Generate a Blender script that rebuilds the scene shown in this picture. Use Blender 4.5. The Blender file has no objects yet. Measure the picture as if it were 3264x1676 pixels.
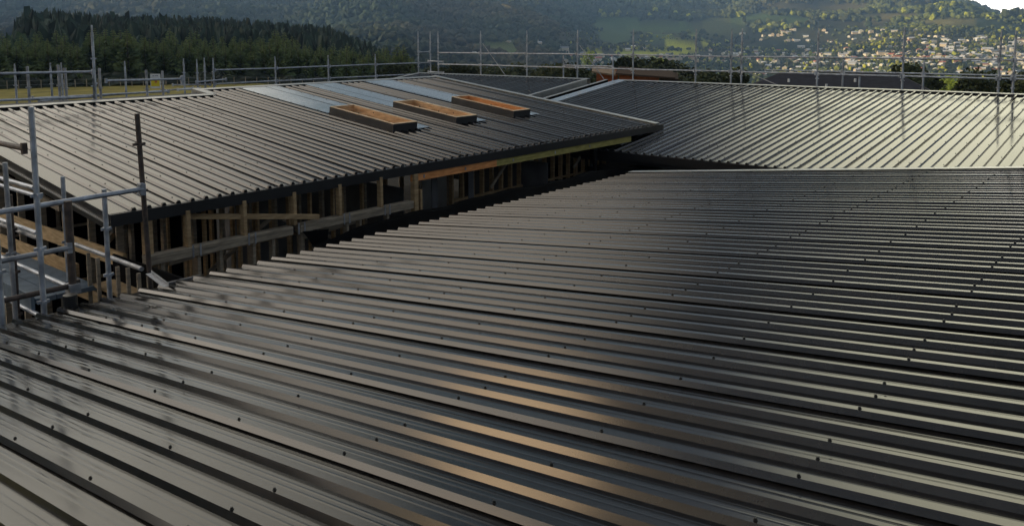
import bpy, math, random
import numpy as np
from mathutils import Vector, Matrix
random.seed(7); rng = np.random.default_rng(11)
S = bpy.context.scene
COL = S.collection

# ------------------------------------------------------------------ camera
PITCH, ROLL, AZ = 0.1068, -0.0033, 0.6937
FPX, PPY = 2662.7, 403.65          # focal length and principal point, in pixels of the 3264 x 1676 photograph
Fh = Vector((math.cos(AZ), math.sin(AZ), 0)); Rh = Vector((math.sin(AZ), -math.cos(AZ), 0)); Uz = Vector((0, 0, 1))
Fw = Fh*math.cos(PITCH) - Uz*math.sin(PITCH); Up = Uz*math.cos(PITCH) + Fh*math.sin(PITCH)
Rt = Rh*math.cos(ROLL) + Up*math.sin(ROLL); Up = Up*math.cos(ROLL) - Rh*math.sin(ROLL)
cam = bpy.data.objects.new('camera', bpy.data.cameras.new('camera')); COL.objects.link(cam)
cam.matrix_world = Matrix(((Rt.x, Up.x, -Fw.x, 0), (Rt.y, Up.y, -Fw.y, 0), (Rt.z, Up.z, -Fw.z, 0), (0, 0, 0, 1)))
cam.data.sensor_width = 36; cam.data.lens = FPX/3264*36
cam.data.shift_y = -(838-PPY)/3264
cam.data.clip_start = 0.05; cam.data.clip_end = 20000
S.camera = cam

# ------------------------------------------------------------------ sky, sun, exposure
SUN_EL, SUN_RIGHT = math.radians(7.5), math.radians(-100)      # height, and degrees to the right of the view
sun_ang = AZ - SUN_RIGHT                                     # angle from +X, counter-clockwise
sun_dir = Vector((math.cos(sun_ang)*math.cos(SUN_EL), math.sin(sun_ang)*math.cos(SUN_EL), math.sin(SUN_EL)))
W = bpy.data.worlds.new('World'); S.world = W; W.use_nodes = True
nt = W.node_tree; nt.nodes.clear()
def N(t, typ, **k):
    n = t.nodes.new(typ)
    for a, b in k.items(): setattr(n, a, b)
    return n
out = N(nt, 'ShaderNodeOutputWorld'); bg = N(nt, 'ShaderNodeBackground'); bg.inputs[1].default_value = 0.06
sky = N(nt, 'ShaderNodeTexSky', sky_type='NISHITA', sun_disc=False, sun_elevation=SUN_EL,
        sun_rotation=math.pi/2 - sun_ang, altitude=50, air_density=1.2, dust_density=2.5, ozone_density=1.0)
tc = N(nt, 'ShaderNodeTexCoord'); mp = N(nt, 'ShaderNodeMapping'); mp.inputs['Scale'].default_value = (1.0, 1.0, 2.2)
nt.links.new(tc.outputs['Generated'], mp.inputs[0])
def cloud_noise(scale, lo, hi, det=6):
    nz = N(nt, 'ShaderNodeTexNoise'); nz.inputs['Scale'].default_value = scale; nz.inputs['Detail'].default_value = det; nz.inputs['Roughness'].default_value = .5
    cr = N(nt, 'ShaderNodeMapRange'); cr.inputs['From Min'].default_value = lo; cr.inputs['From Max'].default_value = hi
    nt.links.new(mp.outputs[0], nz.inputs['Vector']); nt.links.new(nz.outputs['Fac'], cr.inputs[0]); return cr.outputs[0]
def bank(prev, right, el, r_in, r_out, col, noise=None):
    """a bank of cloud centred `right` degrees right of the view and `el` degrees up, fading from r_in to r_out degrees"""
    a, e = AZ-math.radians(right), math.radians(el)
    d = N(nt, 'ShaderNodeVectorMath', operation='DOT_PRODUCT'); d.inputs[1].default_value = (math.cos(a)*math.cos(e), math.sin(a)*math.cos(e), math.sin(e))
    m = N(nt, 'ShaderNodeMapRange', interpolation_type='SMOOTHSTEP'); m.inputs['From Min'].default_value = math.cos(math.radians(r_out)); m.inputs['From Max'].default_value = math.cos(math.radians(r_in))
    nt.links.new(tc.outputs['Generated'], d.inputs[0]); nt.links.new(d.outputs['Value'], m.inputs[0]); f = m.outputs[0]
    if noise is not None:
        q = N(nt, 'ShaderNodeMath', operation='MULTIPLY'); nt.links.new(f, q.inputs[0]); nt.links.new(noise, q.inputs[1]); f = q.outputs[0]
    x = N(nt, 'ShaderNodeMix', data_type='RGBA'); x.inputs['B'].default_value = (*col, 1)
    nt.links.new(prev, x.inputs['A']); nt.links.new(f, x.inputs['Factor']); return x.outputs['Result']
c0 = N(nt, 'ShaderNodeMix', data_type='RGBA'); c0.inputs['B'].default_value = (3.6, 3.9, 4.5, 1)
nt.links.new(sky.outputs[0], c0.inputs['A']); nt.links.new(cloud_noise(2.3, .25, .6), c0.inputs['Factor'])
sz = N(nt, 'ShaderNodeSeparateXYZ'); hz = N(nt, 'ShaderNodeMapRange', interpolation_type='SMOOTHSTEP'); hz.inputs['From Min'].default_value = .22; hz.inputs['From Max'].default_value = .04
hb = N(nt, 'ShaderNodeMix', data_type='RGBA'); hb.inputs['B'].default_value = (4.9, 4.9, 4.4, 1)
nt.links.new(tc.outputs['Generated'], sz.inputs[0]); nt.links.new(sz.outputs['Z'], hz.inputs[0]); nt.links.new(hz.outputs[0], hb.inputs['Factor']); nt.links.new(c0.outputs['Result'], hb.inputs['A'])
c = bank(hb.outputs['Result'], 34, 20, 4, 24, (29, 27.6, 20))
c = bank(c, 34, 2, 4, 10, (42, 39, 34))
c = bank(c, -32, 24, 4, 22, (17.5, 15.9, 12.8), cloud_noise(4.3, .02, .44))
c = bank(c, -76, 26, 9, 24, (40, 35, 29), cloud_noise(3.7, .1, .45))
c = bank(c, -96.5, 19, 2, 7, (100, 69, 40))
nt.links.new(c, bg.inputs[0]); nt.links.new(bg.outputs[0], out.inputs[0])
sl = bpy.data.lights.new('sun', 'SUN'); sl.energy = 5.0; sl.angle = math.radians(.6); sl.color = (1, .80, .50)
so = bpy.data.objects.new('sun', sl); COL.objects.link(so)
so.rotation_euler = sun_dir.to_track_quat('Z', 'Y').to_euler()
S.view_settings.view_transform = 'Standard'; S.view_settings.look = 'None'; S.view_settings.gamma = 1
S.view_settings.exposure = 0.6
S.cycles.max_bounces = 6; S.cycles.glossy_bounces = 4; S.cycles.diffuse_bounces = 3; S.cycles.volume_bounces = 0
S.cycles.use_denoising = True; S.cycles.transparent_max_bounces = 4

# ------------------------------------------------------------------ helpers
def tag(o, label=None, cat=None, group=None, kind=None):
    if label: o['label'] = label
    if cat: o['category'] = cat
    if group: o['group'] = group
    if kind: o['kind'] = kind
    return o
def empty(name, loc=(0, 0, 0)):
    o = bpy.data.objects.new(name, None); o.location = loc; o.empty_display_size = .2; COL.objects.link(o); return o
class MB:
    def __init__(s): s.v = []; s.f = []; s.m = []
    def quad(s, a, b, c, d, m=0):
        n = len(s.v); s.v += [tuple(a), tuple(b), tuple(c), tuple(d)]; s.f.append((n, n+1, n+2, n+3)); s.m.append(m)
    def poly(s, pts, m=0):
        n = len(s.v); s.v += [tuple(q) for q in pts]; s.f.append(tuple(range(n, n+len(pts)))); s.m.append(m)
    def box(s, lo, hi, m=0):
        x0, y0, z0 = lo; x1, y1, z1 = hi; n = len(s.v)
        s.v += [(x0,y0,z0),(x1,y0,z0),(x1,y1,z0),(x0,y1,z0),(x0,y0,z1),(x1,y0,z1),(x1,y1,z1),(x0,y1,z1)]
        for q in ((3,2,1,0),(4,5,6,7),(0,1,5,4),(1,2,6,5),(2,3,7,6),(3,0,4,7)): s.f.append(tuple(n+i for i in q)); s.m.append(m)
        return s
    def hexa(s, p, m=0):                       # eight corners: bottom four, top four
        n = len(s.v); s.v += [tuple(q) for q in p]
        for q in ((3,2,1,0),(4,5,6,7),(0,1,5,4),(1,2,6,5),(2,3,7,6),(3,0,4,7)): s.f.append(tuple(n+i for i in q)); s.m.append(m)
        return s
    def bar(s, a, b, w, h, up=(0, 0, 1), m=0):  # rectangular bar from a to b, w across, h along up
        a = Vector(a); b = Vector(b); d = (b-a).normalized(); up = Vector(up)
        x = d.cross(up)
        if x.length < 1e-4: x = d.cross(Vector((1, 0, 0)))
        x.normalize(); y = x.cross(d).normalized(); x *= w/2; y *= h/2
        return s.hexa([a-x-y, a+x-y, b+x-y, b-x-y, a-x+y, a+x+y, b+x+y, b-x+y], m)
    def tube(s, a, b, r, n=10, m=0, r2=None, caps=True):
        a = Vector(a); b = Vector(b); d = (b-a).normalized(); r2 = r if r2 is None else r2
        x = d.orthogonal().normalized(); y = d.cross(x); k = len(s.v)
        for P, q in ((a, r), (b, r2)):
            for i in range(n):
                t = 2*math.pi*i/n; s.v.append(tuple(P + x*(q*math.cos(t)) + y*(q*math.sin(t))))
        for i in range(n):
            j = (i+1) % n; s.f.append((k+i, k+j, k+n+j, k+n+i)); s.m.append(m)
        if caps:
            s.f.append(tuple(k+i for i in reversed(range(n)))); s.m.append(m)
            s.f.append(tuple(k+n+i for i in range(n))); s.m.append(m)
        return s
    def build(s, name, mats, parent=None, smooth=False, bevel=0):
        me = bpy.data.meshes.new(name); me.from_pydata(s.v, [], s.f)
        if not isinstance(mats, (list, tuple)): mats = [mats]
        for q in mats: me.materials.append(q)
        if any(s.m): me.polygons.foreach_set('material_index', s.m)
        if smooth: me.polygons.foreach_set('use_smooth', [True]*len(me.polygons))
        me.update(); o = bpy.data.objects.new(name, me); COL.objects.link(o)
        if parent: o.parent = parent
        if bevel:
            b = o.modifiers.new('bevel', 'BEVEL'); b.width = bevel; b.segments = 1; b.limit_method = 'ANGLE'
        return o
def np_mesh(name, V, Fc, mats, nper=3, mat_idx=None, smooth=False, colors=None):
    me = bpy.data.meshes.new(name); V = np.asarray(V, np.float32); Fc = np.asarray(Fc, np.int32)
    me.vertices.add(len(V)); me.vertices.foreach_set('co', V.ravel())
    me.loops.add(Fc.size); me.loops.foreach_set('vertex_index', Fc.ravel())
    me.polygons.add(len(Fc)); me.polygons.foreach_set('loop_start', np.arange(0, Fc.size, nper, dtype=np.int32))
    for q in mats: me.materials.append(q)
    if mat_idx is not None: me.polygons.foreach_set('material_index', np.asarray(mat_idx, np.int32))
    me.polygons.foreach_set('use_smooth', np.full(len(Fc), smooth))
    if colors is not None:
        ca = me.color_attributes.new('tint', 'FLOAT_COLOR', 'POINT'); c = np.ones((len(V), 4), np.float32); c[:, :3] = colors
        ca.data.foreach_set('color', c.ravel())
    me.update(calc_edges=True); me.validate()
    o = bpy.data.objects.new(name, me); COL.objects.link(o); return o

# ------------------------------------------------------------------ materials
def mat(name, col, rough=.6, metal=0, spec=.5, var=0, vscale=3, bump=0, bscale=40, stretch=(1, 1, 1), rvar=0, attr=None, col2=None):
    m = bpy.data.materials.new(name); m.use_nodes = True; t = m.node_tree; p = t.nodes['Principled BSDF']
    p.inputs['Base Color'].default_value = (*col, 1); p.inputs['Roughness'].default_value = rough
    p.inputs['Metallic'].default_value = metal; p.inputs['Specular IOR Level'].default_value = spec
    tc = N(t, 'ShaderNodeTexCoord'); mp = N(t, 'ShaderNodeMapping'); mp.inputs['Scale'].default_value = stretch
    t.links.new(tc.outputs['Object'], mp.inputs[0])
    if var or col2 or attr:
        n = N(t, 'ShaderNodeTexNoise'); n.inputs['Scale'].default_value = vscale; n.inputs['Detail'].default_value = 5
        t.links.new(mp.outputs[0], n.inputs['Vector'])
        r = N(t, 'ShaderNodeMapRange'); r.inputs['From Min'].default_value = .3; r.inputs['From Max'].default_value = .7
        t.links.new(n.outputs['Fac'], r.inputs[0])
        mx = N(t, 'ShaderNodeMix', data_type='RGBA'); t.links.new(r.outputs[0], mx.inputs['Factor'])
        if attr:
            a = N(t, 'ShaderNodeVertexColor', layer_name=attr)
            d = N(t, 'ShaderNodeMix', data_type='RGBA', blend_type='MULTIPLY'); d.inputs['Factor'].default_value = 1
            e = N(t, 'ShaderNodeMix', data_type='RGBA', blend_type='MULTIPLY'); e.inputs['Factor'].default_value = 1
            t.links.new(a.outputs[0], d.inputs['A']); d.inputs['B'].default_value = (1-var,)*3+(1,)
            t.links.new(a.outputs[0], e.inputs['A']); e.inputs['B'].default_value = (1+var,)*3+(1,)
            t.links.new(d.outputs['Result'], mx.inputs['A']); t.links.new(e.outputs['Result'], mx.inputs['B'])
        else:
            c2 = col2 or tuple(c*(1+var) for c in col)
            c1 = tuple(c*(1-var) for c in col)
            mx.inputs['A'].default_value = (*c1, 1); mx.inputs['B'].default_value = (*c2, 1)
        t.links.new(mx.outputs['Result'], p.inputs['Base Color'])
        if rvar:
            q = N(t, 'ShaderNodeMapRange'); q.inputs['From Min'].default_value = .3; q.inputs['From Max'].default_value = .7
            q.inputs['To Min'].default_value = rough-rvar; q.inputs['To Max'].default_value = rough+rvar
            t.links.new(n.outputs['Fac'], q.inputs[0]); t.links.new(q.outputs[0], p.inputs['Roughness'])
    if bump:
        n2 = N(t, 'ShaderNodeTexNoise'); n2.inputs['Scale'].default_value = bscale; n2.inputs['Detail'].default_value = 4
        t.links.new(mp.outputs[0], n2.inputs['Vector'])
        b = N(t, 'ShaderNodeBump'); b.inputs['Strength'].default_value = min(1, bump*20); b.inputs['Distance'].default_value = bump
        t.links.new(n2.outputs['Fac'], b.inputs['Height']); t.links.new(b.outputs[0], p.inputs['Normal'])
    return m
def roof_mat(name, stretch, axis='X', rough=.10, spec=.5, base=(.012, .0112, .0104)):
    m = bpy.data.materials.new(name); m.use_nodes = True; t = m.node_tree; p = t.nodes['Principled BSDF']
    tc = N(t, 'ShaderNodeTexCoord'); mp = N(t, 'ShaderNodeMapping'); mp.inputs['Scale'].default_value = stretch
    t.links.new(tc.outputs['Object'], mp.inputs[0])
    n = N(t, 'ShaderNodeTexNoise'); n.inputs['Scale'].default_value = 1.0; n.inputs['Detail'].default_value = 3; n.inputs['Roughness'].default_value = .6
    t.links.new(mp.outputs[0], n.inputs['Vector'])
    q = N(t, 'ShaderNodeMapRange'); q.inputs['From Min'].default_value = .3; q.inputs['From Max'].default_value = .72
    q.inputs['To Min'].default_value = rough*.7; q.inputs['To Max'].default_value = rough*1.5
    t.links.new(n.outputs['Fac'], q.inputs[0]); t.links.new(q.outputs[0], p.inputs['Roughness'])
    # every sheet a shade different
    sp = N(t, 'ShaderNodeSeparateXYZ'); t.links.new(tc.outputs['Object'], sp.inputs[0])
    dv = N(t, 'ShaderNodeMath', operation='MULTIPLY_ADD'); dv.inputs[1].default_value = 1/.76; dv.inputs[2].default_value = .47; t.links.new(sp.outputs[axis], dv.inputs[0])
    fl = N(t, 'ShaderNodeMath', operation='FLOOR'); t.links.new(dv.outputs[0], fl.inputs[0])
    wn = N(t, 'ShaderNodeTexWhiteNoise', noise_dimensions='1D'); t.links.new(fl.outputs[0], wn.inputs['W'])
    rs = N(t, 'ShaderNodeMath', operation='MULTIPLY_ADD'); rs.inputs[1].default_value = .025; t.links.new(wn.outputs['Value'], rs.inputs[0]); t.links.new(q.outputs[0], rs.inputs[2]); t.links.new(rs.outputs[0], p.inputs['Roughness'])
    # fine dust film
    n3 = N(t, 'ShaderNodeTexNoise'); n3.inputs['Scale'].default_value = 14; n3.inputs['Detail'].default_value = 3
    t.links.new(tc.outputs['Object'], n3.inputs['Vector'])
    ad = N(t, 'ShaderNodeMath', operation='MULTIPLY'); t.links.new(n.outputs['Fac'], ad.inputs[0]); t.links.new(n3.outputs['Fac'], ad.inputs[1])
    c = N(t, 'ShaderNodeValToRGB'); c.color_ramp.elements[0].position = .12; c.color_ramp.elements[1].position = .42
    c.color_ramp.elements[0].color = (*[b*.8 for b in base], 1); c.color_ramp.elements[1].color = (*[min(.85, b*1.2+.005) for b in base], 1)
    t.links.new(ad.outputs[0], c.inputs[0]); t.links.new(c.outputs[0], p.inputs['Base Color'])
    p.inputs['Specular IOR Level'].default_value = spec; p.inputs['IOR'].default_value = 1.52
    # oil-canning of the thin sheet
    n2 = N(t, 'ShaderNodeTexNoise'); n2.inputs['Scale'].default_value = 1.1; n2.inputs['Detail'].default_value = 0
    mp2 = N(t, 'ShaderNodeMapping'); mp2.inputs['Scale'].default_value = tuple(1+2.2*(s-min(stretch))/max(1e-6, max(stretch)-min(stretch)) for s in stretch)
    t.links.new(tc.outputs['Object'], mp2.inputs[0]); t.links.new(mp2.outputs[0], n2.inputs['Vector'])
    b = N(t, 'ShaderNodeBump'); b.inputs['Strength'].default_value = .22; b.inputs['Distance'].default_value = .004
    t.links.new(n2.outputs['Fac'], b.inputs['Height']); t.links.new(b.outputs[0], p.inputs['Normal'])
    return m
M = {}
M['roofY'] = roof_mat('dark_coated_steel', (9, .7, 1))
M['roofX'] = roof_mat('dark_coated_steel_cross', (.7, 9, 1), rough=.09, axis='Y')
M['flash'] = roof_mat('smooth_flashing_steel', (1.2, 1.2, 1), rough=.16, spec=.5, base=(.62, .63, .65))
M['flash'].node_tree.nodes['Principled BSDF'].inputs['Metallic'].default_value = 1
M['trim'] = roof_mat('trim_steel', (1.2, 1.2, 1), rough=.3, spec=.7, base=(.06, .058, .055))
M['pale_trim'] = mat('pale_trim_steel', (.42, .42, .40), rough=.35, metal=.5, var=.15)
M['fascia'] = mat('dark_fascia', (.014, .014, .015), rough=.4, var=.2)
M['wrap'] = mat('black_building_wrap', (.004, .004, .0045), rough=.9, spec=.06, var=.3, bump=.01, bscale=6)
M['curb'] = mat('dark_curb_skin', (.025, .025, .027), rough=.45, var=.3, bump=.002, bscale=30)
M['screw'] = mat('screw_head', (.01, .01, .01), rough=.5)
M['galv'] = mat('galvanised_steel', (.38, .41, .46), rough=.42, metal=.55, var=.35, vscale=9, rvar=.12)
M['galv_old'] = mat('weathered_galvanised_steel', (.33, .34, .36), rough=.5, metal=.5, var=.45, vscale=7)
M['rust'] = mat('rusty_steel_tube', (.055, .047, .044), rough=.6, metal=.3, var=.4, vscale=14, col2=(.11, .08, .065))
M['deck'] = mat('steel_plank', (.17, .22, .27), rough=.5, metal=.5, var=.25, vscale=6)
def wood(name, c1, c2):
    m = mat(name, c1, rough=.75, spec=.3, var=.25, vscale=5, stretch=(1, 1, 6), col2=c2, bump=.002, bscale=25); return m
M['pine'] = wood('pine_timber', (.30, .20, .10), (.44, .31, .17))
M['pine_fresh'] = wood('fresh_pine', (.46, .31, .15), (.62, .45, .26))
M['pine_grey'] = wood('weathered_pine', (.24, .20, .15), (.36, .30, .22))
M['pine_orange'] = wood('orange_pine', (.66, .24, .07), (.85, .38, .14))
M['pine_green'] = wood('treated_pine', (.30, .26, .07), (.42, .36, .12))
M['pine_pale'] = wood('pale_pine', (.64, .34, .15), (.82, .50, .26))
M['pine_rim'] = wood('bare_rim', (.72, .52, .32), (.85, .68, .46))
M['pine_knot'] = mat('knot', (.08, .04, .02), rough=.8)
M['concrete'] = mat('concrete', (.055, .053, .052), rough=.85, var=.3, vscale=2, bump=.004)
M['grey_board'] = mat('grey_sheathing', (.09, .09, .095), rough=.7, var=.3)
M['white'] = mat('white_paint', (.72, .72, .70), rough=.6, var=.1)
M['yellow'] = mat('yellow_panel', (.80, .62, .02), rough=.5, var=.08)
M['h_pale'] = mat('pale_lining_board', (.40, .40, .38), rough=.8, var=.2)
M['ink'] = mat('dark_ink', (.05, .06, .08), rough=.6)

# ------------------------------------------------------------------ ribbed roofing
PI_, PITCH_RIB = math.pi, .19
SWAGE = True
def profile(c, k):                       # cross-section of one rib centred on c; every fourth carries the side lap
    sw = []
    for q in ((.078, .112) if SWAGE else ()): sw += [(c-.19+q-.009, 0), (c-.19+q, .0007), (c-.19+q+.009, 0)]
    if k % 4 == 2:
        return sw + [(c-.044, 0), (c-.022, .0006), (c-.038, .010), (c-.019, .0355), (c+.019, .0355), (c+.034, 0)]
    return sw + [(c-.031, 0), (c-.0145, .029), (c+.0145, .029), (c+.031, 0)]
def ribbed(O, A, B, Nn, a_start, n, b0, b1, matname, parent, name='roof_cladding', lead=.10, tail=.10, caps=False, k0=0, holes=()):
    """O origin; A across the ribs, B along them, Nn up from the sheet; holes: (a0, a1, b0, b1) left open"""
    O, A, B, Nn = map(Vector, (O, A, B, Nn)); mb = MB()
    pts = [(a_start-lead, 0)]
    for i in range(n): pts += profile(a_start+i*PITCH_RIB, k0+i)
    pts.append((a_start+(n-1)*PITCH_RIB+tail, 0)); P = []
    for a, h in pts:
        if not P or a > P[-1][0]-.02 or True: P.append((a, h))
    P = [q for i, q in enumerate(P) if i == 0 or q[0] > a_start-lead]
    fn0 = b0 if callable(b0) else (lambda a: b0); fn1 = b1 if callable(b1) else (lambda a: b1)
    for (a, h), (c, g) in zip(P[:-1], P[1:]):
        am = (a+c)/2; s0, s1 = fn0(am), fn1(am); segs = [(s0, s1)]
        for ha, hb, hc, hd in holes:
            if ha < am < hb: segs = [(s0, hc), (hd, s1)]
        for u, v in segs:
            if v > u: mb.quad(O+A*a+B*u+Nn*h, O+A*c+B*u+Nn*g, O+A*c+B*v+Nn*g, O+A*a+B*v+Nn*h)
    o = mb.build(name, M[matname], parent)
    if caps:                              # foam closures in the open rib ends
        mc = MB(); pr = [(a_start-lead, 0)]
        for i in range(n):
            c = a_start+i*PITCH_RIB; pr += [(c-.034, 0), (c-.018, .036), (c+.018, .036), (c+.034, 0)]
        pr.append((a_start+(n-1)*PITCH_RIB+tail, 0)); m = len(pr); bb = fn0(a_start)-.006
        for db, dh in ((0, None), (0, 1), (.03, 1), (.03, None)):
            mc.v += [tuple(O+A*a+B*(bb+db)+Nn*((h+.001) if dh else -.018)) for a, h in pr]
        for i in range(m-1):
            for u, v in ((0, 1), (1, 2), (2, 3), (3, 0)): mc.f.append((u*m+i, u*m+i+1, v*m+i+1, v*m+i)); mc.m.append(0)
        mc.build('rib_end_caps', M['fascia'], o)
    return o
def screws(O, A, B, Nn, spots, parent, h=.029):
    O, A, B, Nn = map(Vector, (O, A, B, Nn)); mb = MB()
    for a, b, lap in spots:
        P = O+A*a+B*b+Nn*(h+(.0065 if lap else 0))
        mb.tube(P-Nn*.001, P+Nn*.0025, .0092, 8); mb.tube(P+Nn*.002, P+Nn*.0095, .006, 6)
    o = mb.build('roofing_screws', M['screw'], parent); o['kind'] = 'stuff'; return o
def screw_grid(a_start, n, rows, k0=0, skip=None):
    L = []
    for r, b in enumerate(rows):
        for i in range(n):
            k = k0+i
            if (r % 2 == 0 and k % 2 == 0) or (r % 2 == 1 and k % 4 != 1):
                a = a_start+i*PITCH_RIB
                if skip and skip(a, b): continue
                L.append((a+random.uniform(-.004, .004), b+random.uniform(-.012, .012), k % 4 == 2))
    return L

# wing one: the big near roof, falling away from the camera
s1 = .1099; c1, n1 = math.cos(s1), math.sin(s1)
E1Y, E1Z, X1 = 7.9319, -2.4778, 4.2043
near = tag(empty('building_wing', (6, 4, -5.4)), 'big dark ribbed metal roof in the foreground, screw heads along its ribs', 'roof', 'roofed wings of the building site')
def local(e, o):                          # parent keeping the world position
    for q in o if isinstance(o, (list, tuple)) else [o]:
        q.parent = e; q.matrix_parent_inverse = e.matrix_world.inverted() if e.matrix_world != Matrix() else Matrix.Translation(-e.location)
def P1(x, b, h=0): return Vector((x, E1Y - b*c1 + h*n1, E1Z + b*n1 + h*c1))
A_, B1, N1 = (1, 0, 0), (0, -c1, n1), (0, n1, c1)
nr, k0 = 76, -32
r1 = ribbed((0, E1Y, E1Z), A_, B1, N1, X1+PITCH_RIB*k0, nr+3, 0, 11.2, 'roofY', None, k0=k0+4*20, caps=False, tail=.08)
rows = [.93, 1.55, 2.38, 3.26, 4.17, 5.05, 5.95, 6.86, 7.75, 8.6]
sc = screws((0, E1Y, E1Z), A_, B1, N1, screw_grid(X1+PITCH_RIB*k0, nr+3, rows, k0+80), r1)
XR = X1+PITCH_RIB*46
parts = [r1]
mb = MB()                                # barge flashing on the far end
mb.hexa([P1(XR-.10, -.02, .034), P1(XR+.07, -.02, .034), P1(XR+.07, 11.2, .034), P1(XR-.10, 11.2, .034), P1(XR-.10, -.02, .042), P1(XR+.07, -.02, .042), P1(XR+.07, 11.2, .042), P1(XR-.10, 11.2, .042)])
mb.hexa([P1(XR+.072, -.02, -.16), P1(XR+.082, -.02, -.16), P1(XR+.082, 11.2, -.16), P1(XR+.072, 11.2, -.16), P1(XR+.072, -.02, .042), P1(XR+.082, -.02, .042), P1(XR+.082, 11.2, .042), P1(XR+.072, 11.2, .042)])
parts.append(mb.build('barge_flashing', M['pale_trim']))
mb = MB()                                # underside, fascia and wall below the far eave
mb.hexa([P1(-2, .03, -.22), P1(XR, .03, -.22), P1(XR, 11.1, -.22), P1(-2, 11.1, -.22), P1(-2, .03, -.012), P1(XR, .03, -.012), P1(XR, 11.1, -.012), P1(-2, 11.1, -.012)])
parts.append(mb.build('roof_framing', M['wrap']))
mb = MB(); mb.box((-2, -3.0, -5.4), (XR-.2, 7.35, -2.75)); parts.append(mb.build('wall', M['wrap']))
for q in parts: local(near, q)

SWAGE = False
# wing two: the roof across the gap, rising away from the camera
s2 = .1242; c2, n2 = math.cos(s2), math.sin(s2)
E2Y, E2Z, X2 = 9.8331, -2.0626, 5.0751-.38
def P2(x, y, h=0):
    b = (y-E2Y)/c2; return Vector((x, y - h*n2, E2Z + b*n2 + h*c2))
B2, N2 = (0, c2, n2), (0, -n2, c2)
mid = tag(empty('building_wing', (10, 13, -5.4)), 'dark ribbed roof across the gap with three skylight boxes and bare timber framing below', 'roof', 'roofed wings of the building site')
LB, RB = 4.40, 17.05
ridge = lambda a: (16.37-E2Y)/c2 if a < 9.72 else (17.0-E2Y)/c2
nr2 = 65
boxes = [(10.73, 11.36), (12.47, 13.11), (14.33, 14.93)]
pans = [(10.68, 11.68), (12.46, 13.38), (14.31, 15.25)]
YB0, YB1 = 11.88, 13.80
holes = [(a0+.02, a1-.02, (YB0-E2Y)/c2+.02, (YB1-E2Y)/c2-.02) for a0, a1 in boxes]
r2 = ribbed((0, E2Y, E2Z), A_, B2, N2, X2, nr2, 0, ridge, 'roofY', None, caps=True, k0=3, lead=.10, tail=.09, holes=holes)
rows2 = [(y-E2Y)/c2 for y in (10.0, 11.0, 11.9, 12.75, 13.6, 14.45, 15.3, 16.1)]
inpan = lambda a, b: any(p0-.05 < a < p1+.05 and E2Y+b*c2 > YB0-.1 for p0, p1 in pans)
screws((0, E2Y, E2Z), A_, B2, N2, screw_grid(X2, nr2, rows2, 3, inpan), r2)
parts = [r2]
def slab(x0, x1, y0, y1, h0, h1, PF=P2):
    return [PF(x0, y0, h0), PF(x1, y0, h0), PF(x1, y1, h0), PF(x0, y1, h0), PF(x0, y0, h1), PF(x1, y0, h1), PF(x1, y1, h1), PF(x0, y1, h1)]
mb = MB().hexa(slab(LB, X2-.10, E2Y, 16.37, -.002, .004)); parts.append(mb.build('flat_barge_pan', M['roofY']))
mb = MB(); mb.hexa(slab(LB-.012, LB-.001, E2Y-.02, 16.5, -.10, .006)); mb.hexa(slab(LB-.030, LB+.05, E2Y-.02, 16.5, -.118, -.104))
mb.hexa(slab(LB+.05, LB+.07, E2Y, 16.4, -.24, -.118)); parts.append(mb.build('barge_board', M['fascia']))
mb = MB().hexa(slab(LB-.034, LB-.012, E2Y-.03, 16.5, -.112, -.098)); parts.append(mb.build('barge_edge_trim', M['pale_trim']))
mb = MB()
mb.hexa(slab(LB-.02, 9.72, 16.34, 16.50, .033, .040)); mb.hexa(slab(LB-.02, 9.72, 16.501, 16.508, -.1, .040))
mb.hexa(slab(9.62, 9.78, 16.502, 17.16, .036, .043)); mb.hexa(slab(9.606, 9.618, 16.502, 17.16, -.22, .043))
mb.hexa(slab(9.722, RB, 16.97, 17.13, .0335, .0405)); mb.hexa(slab(9.722, RB, 17.131, 17.139, -.22, .0405))
parts.append(mb.build('ridge_flashing', M['pale_trim']))
mb = MB()
mb.hexa(slab(LB, 9.70, 16.36, 16.372, .001, .0325)); mb.hexa(slab(9.73, RB, 16.985, 16.998, .001, .033))
parts.append(mb.build('ridge_closure', M['fascia']))
mb = MB(); mb.hexa(slab(RB-.04, RB+.13, E2Y-.03, 17.14, .044, .052)); mb.hexa(slab(RB+.131, RB+.141, E2Y-.03, 17.14, -.16, .052))
parts.append(mb.build('barge_flashing', M['pale_trim']))
mb = MB()                                # dark fascia under the rib ends
mb.box((LB-.01, E2Y-.055, E2Z-.145), (RB+.30, E2Y-.025, E2Z+.003)); mb.box((RB+.14, E2Y-.024, E2Z-.145), (RB+.30, E2Y+.10, E2Z+.01))
parts.append(mb.build('fascia', M['fascia']))
mb = MB().hexa(slab(LB+.08, RB, E2Y+.0, 16.9, -.14, -.012)); parts.append(mb.build('roof_underside', M['grey_board']))
for (p0, p1), (a0, a1) in zip(pans, boxes):
    mb = MB(); yt = 16.965
    mb.hexa(slab(p0, p1, YB1+.0, yt, .030, .0355))
    mb.hexa(slab(a1+.001, p1, YB0-.03, YB1, .030, .0355)); mb.hexa(slab(p0, p1, YB0-.13, YB0-.031, .0365, .040)) if False else None
    o = mb.build('smooth_pan_flashing', M['flash']); parts.append(o)
    mb = MB(); L = []
    for k in range(7):
        y = YB1+.35+k*.46
        for x in (p0+.03, p1-.03):
            q = P2(x, y, .0355); nn = Vector(N2); mb.tube(q, q+nn*.007, .009, 6)
    sc_ = mb.build('roofing_screws', M['screw'], o); sc_['kind'] = 'stuff'
lin_m = ['pine_pale', 'pine_pale', 'pine_orange']
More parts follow.
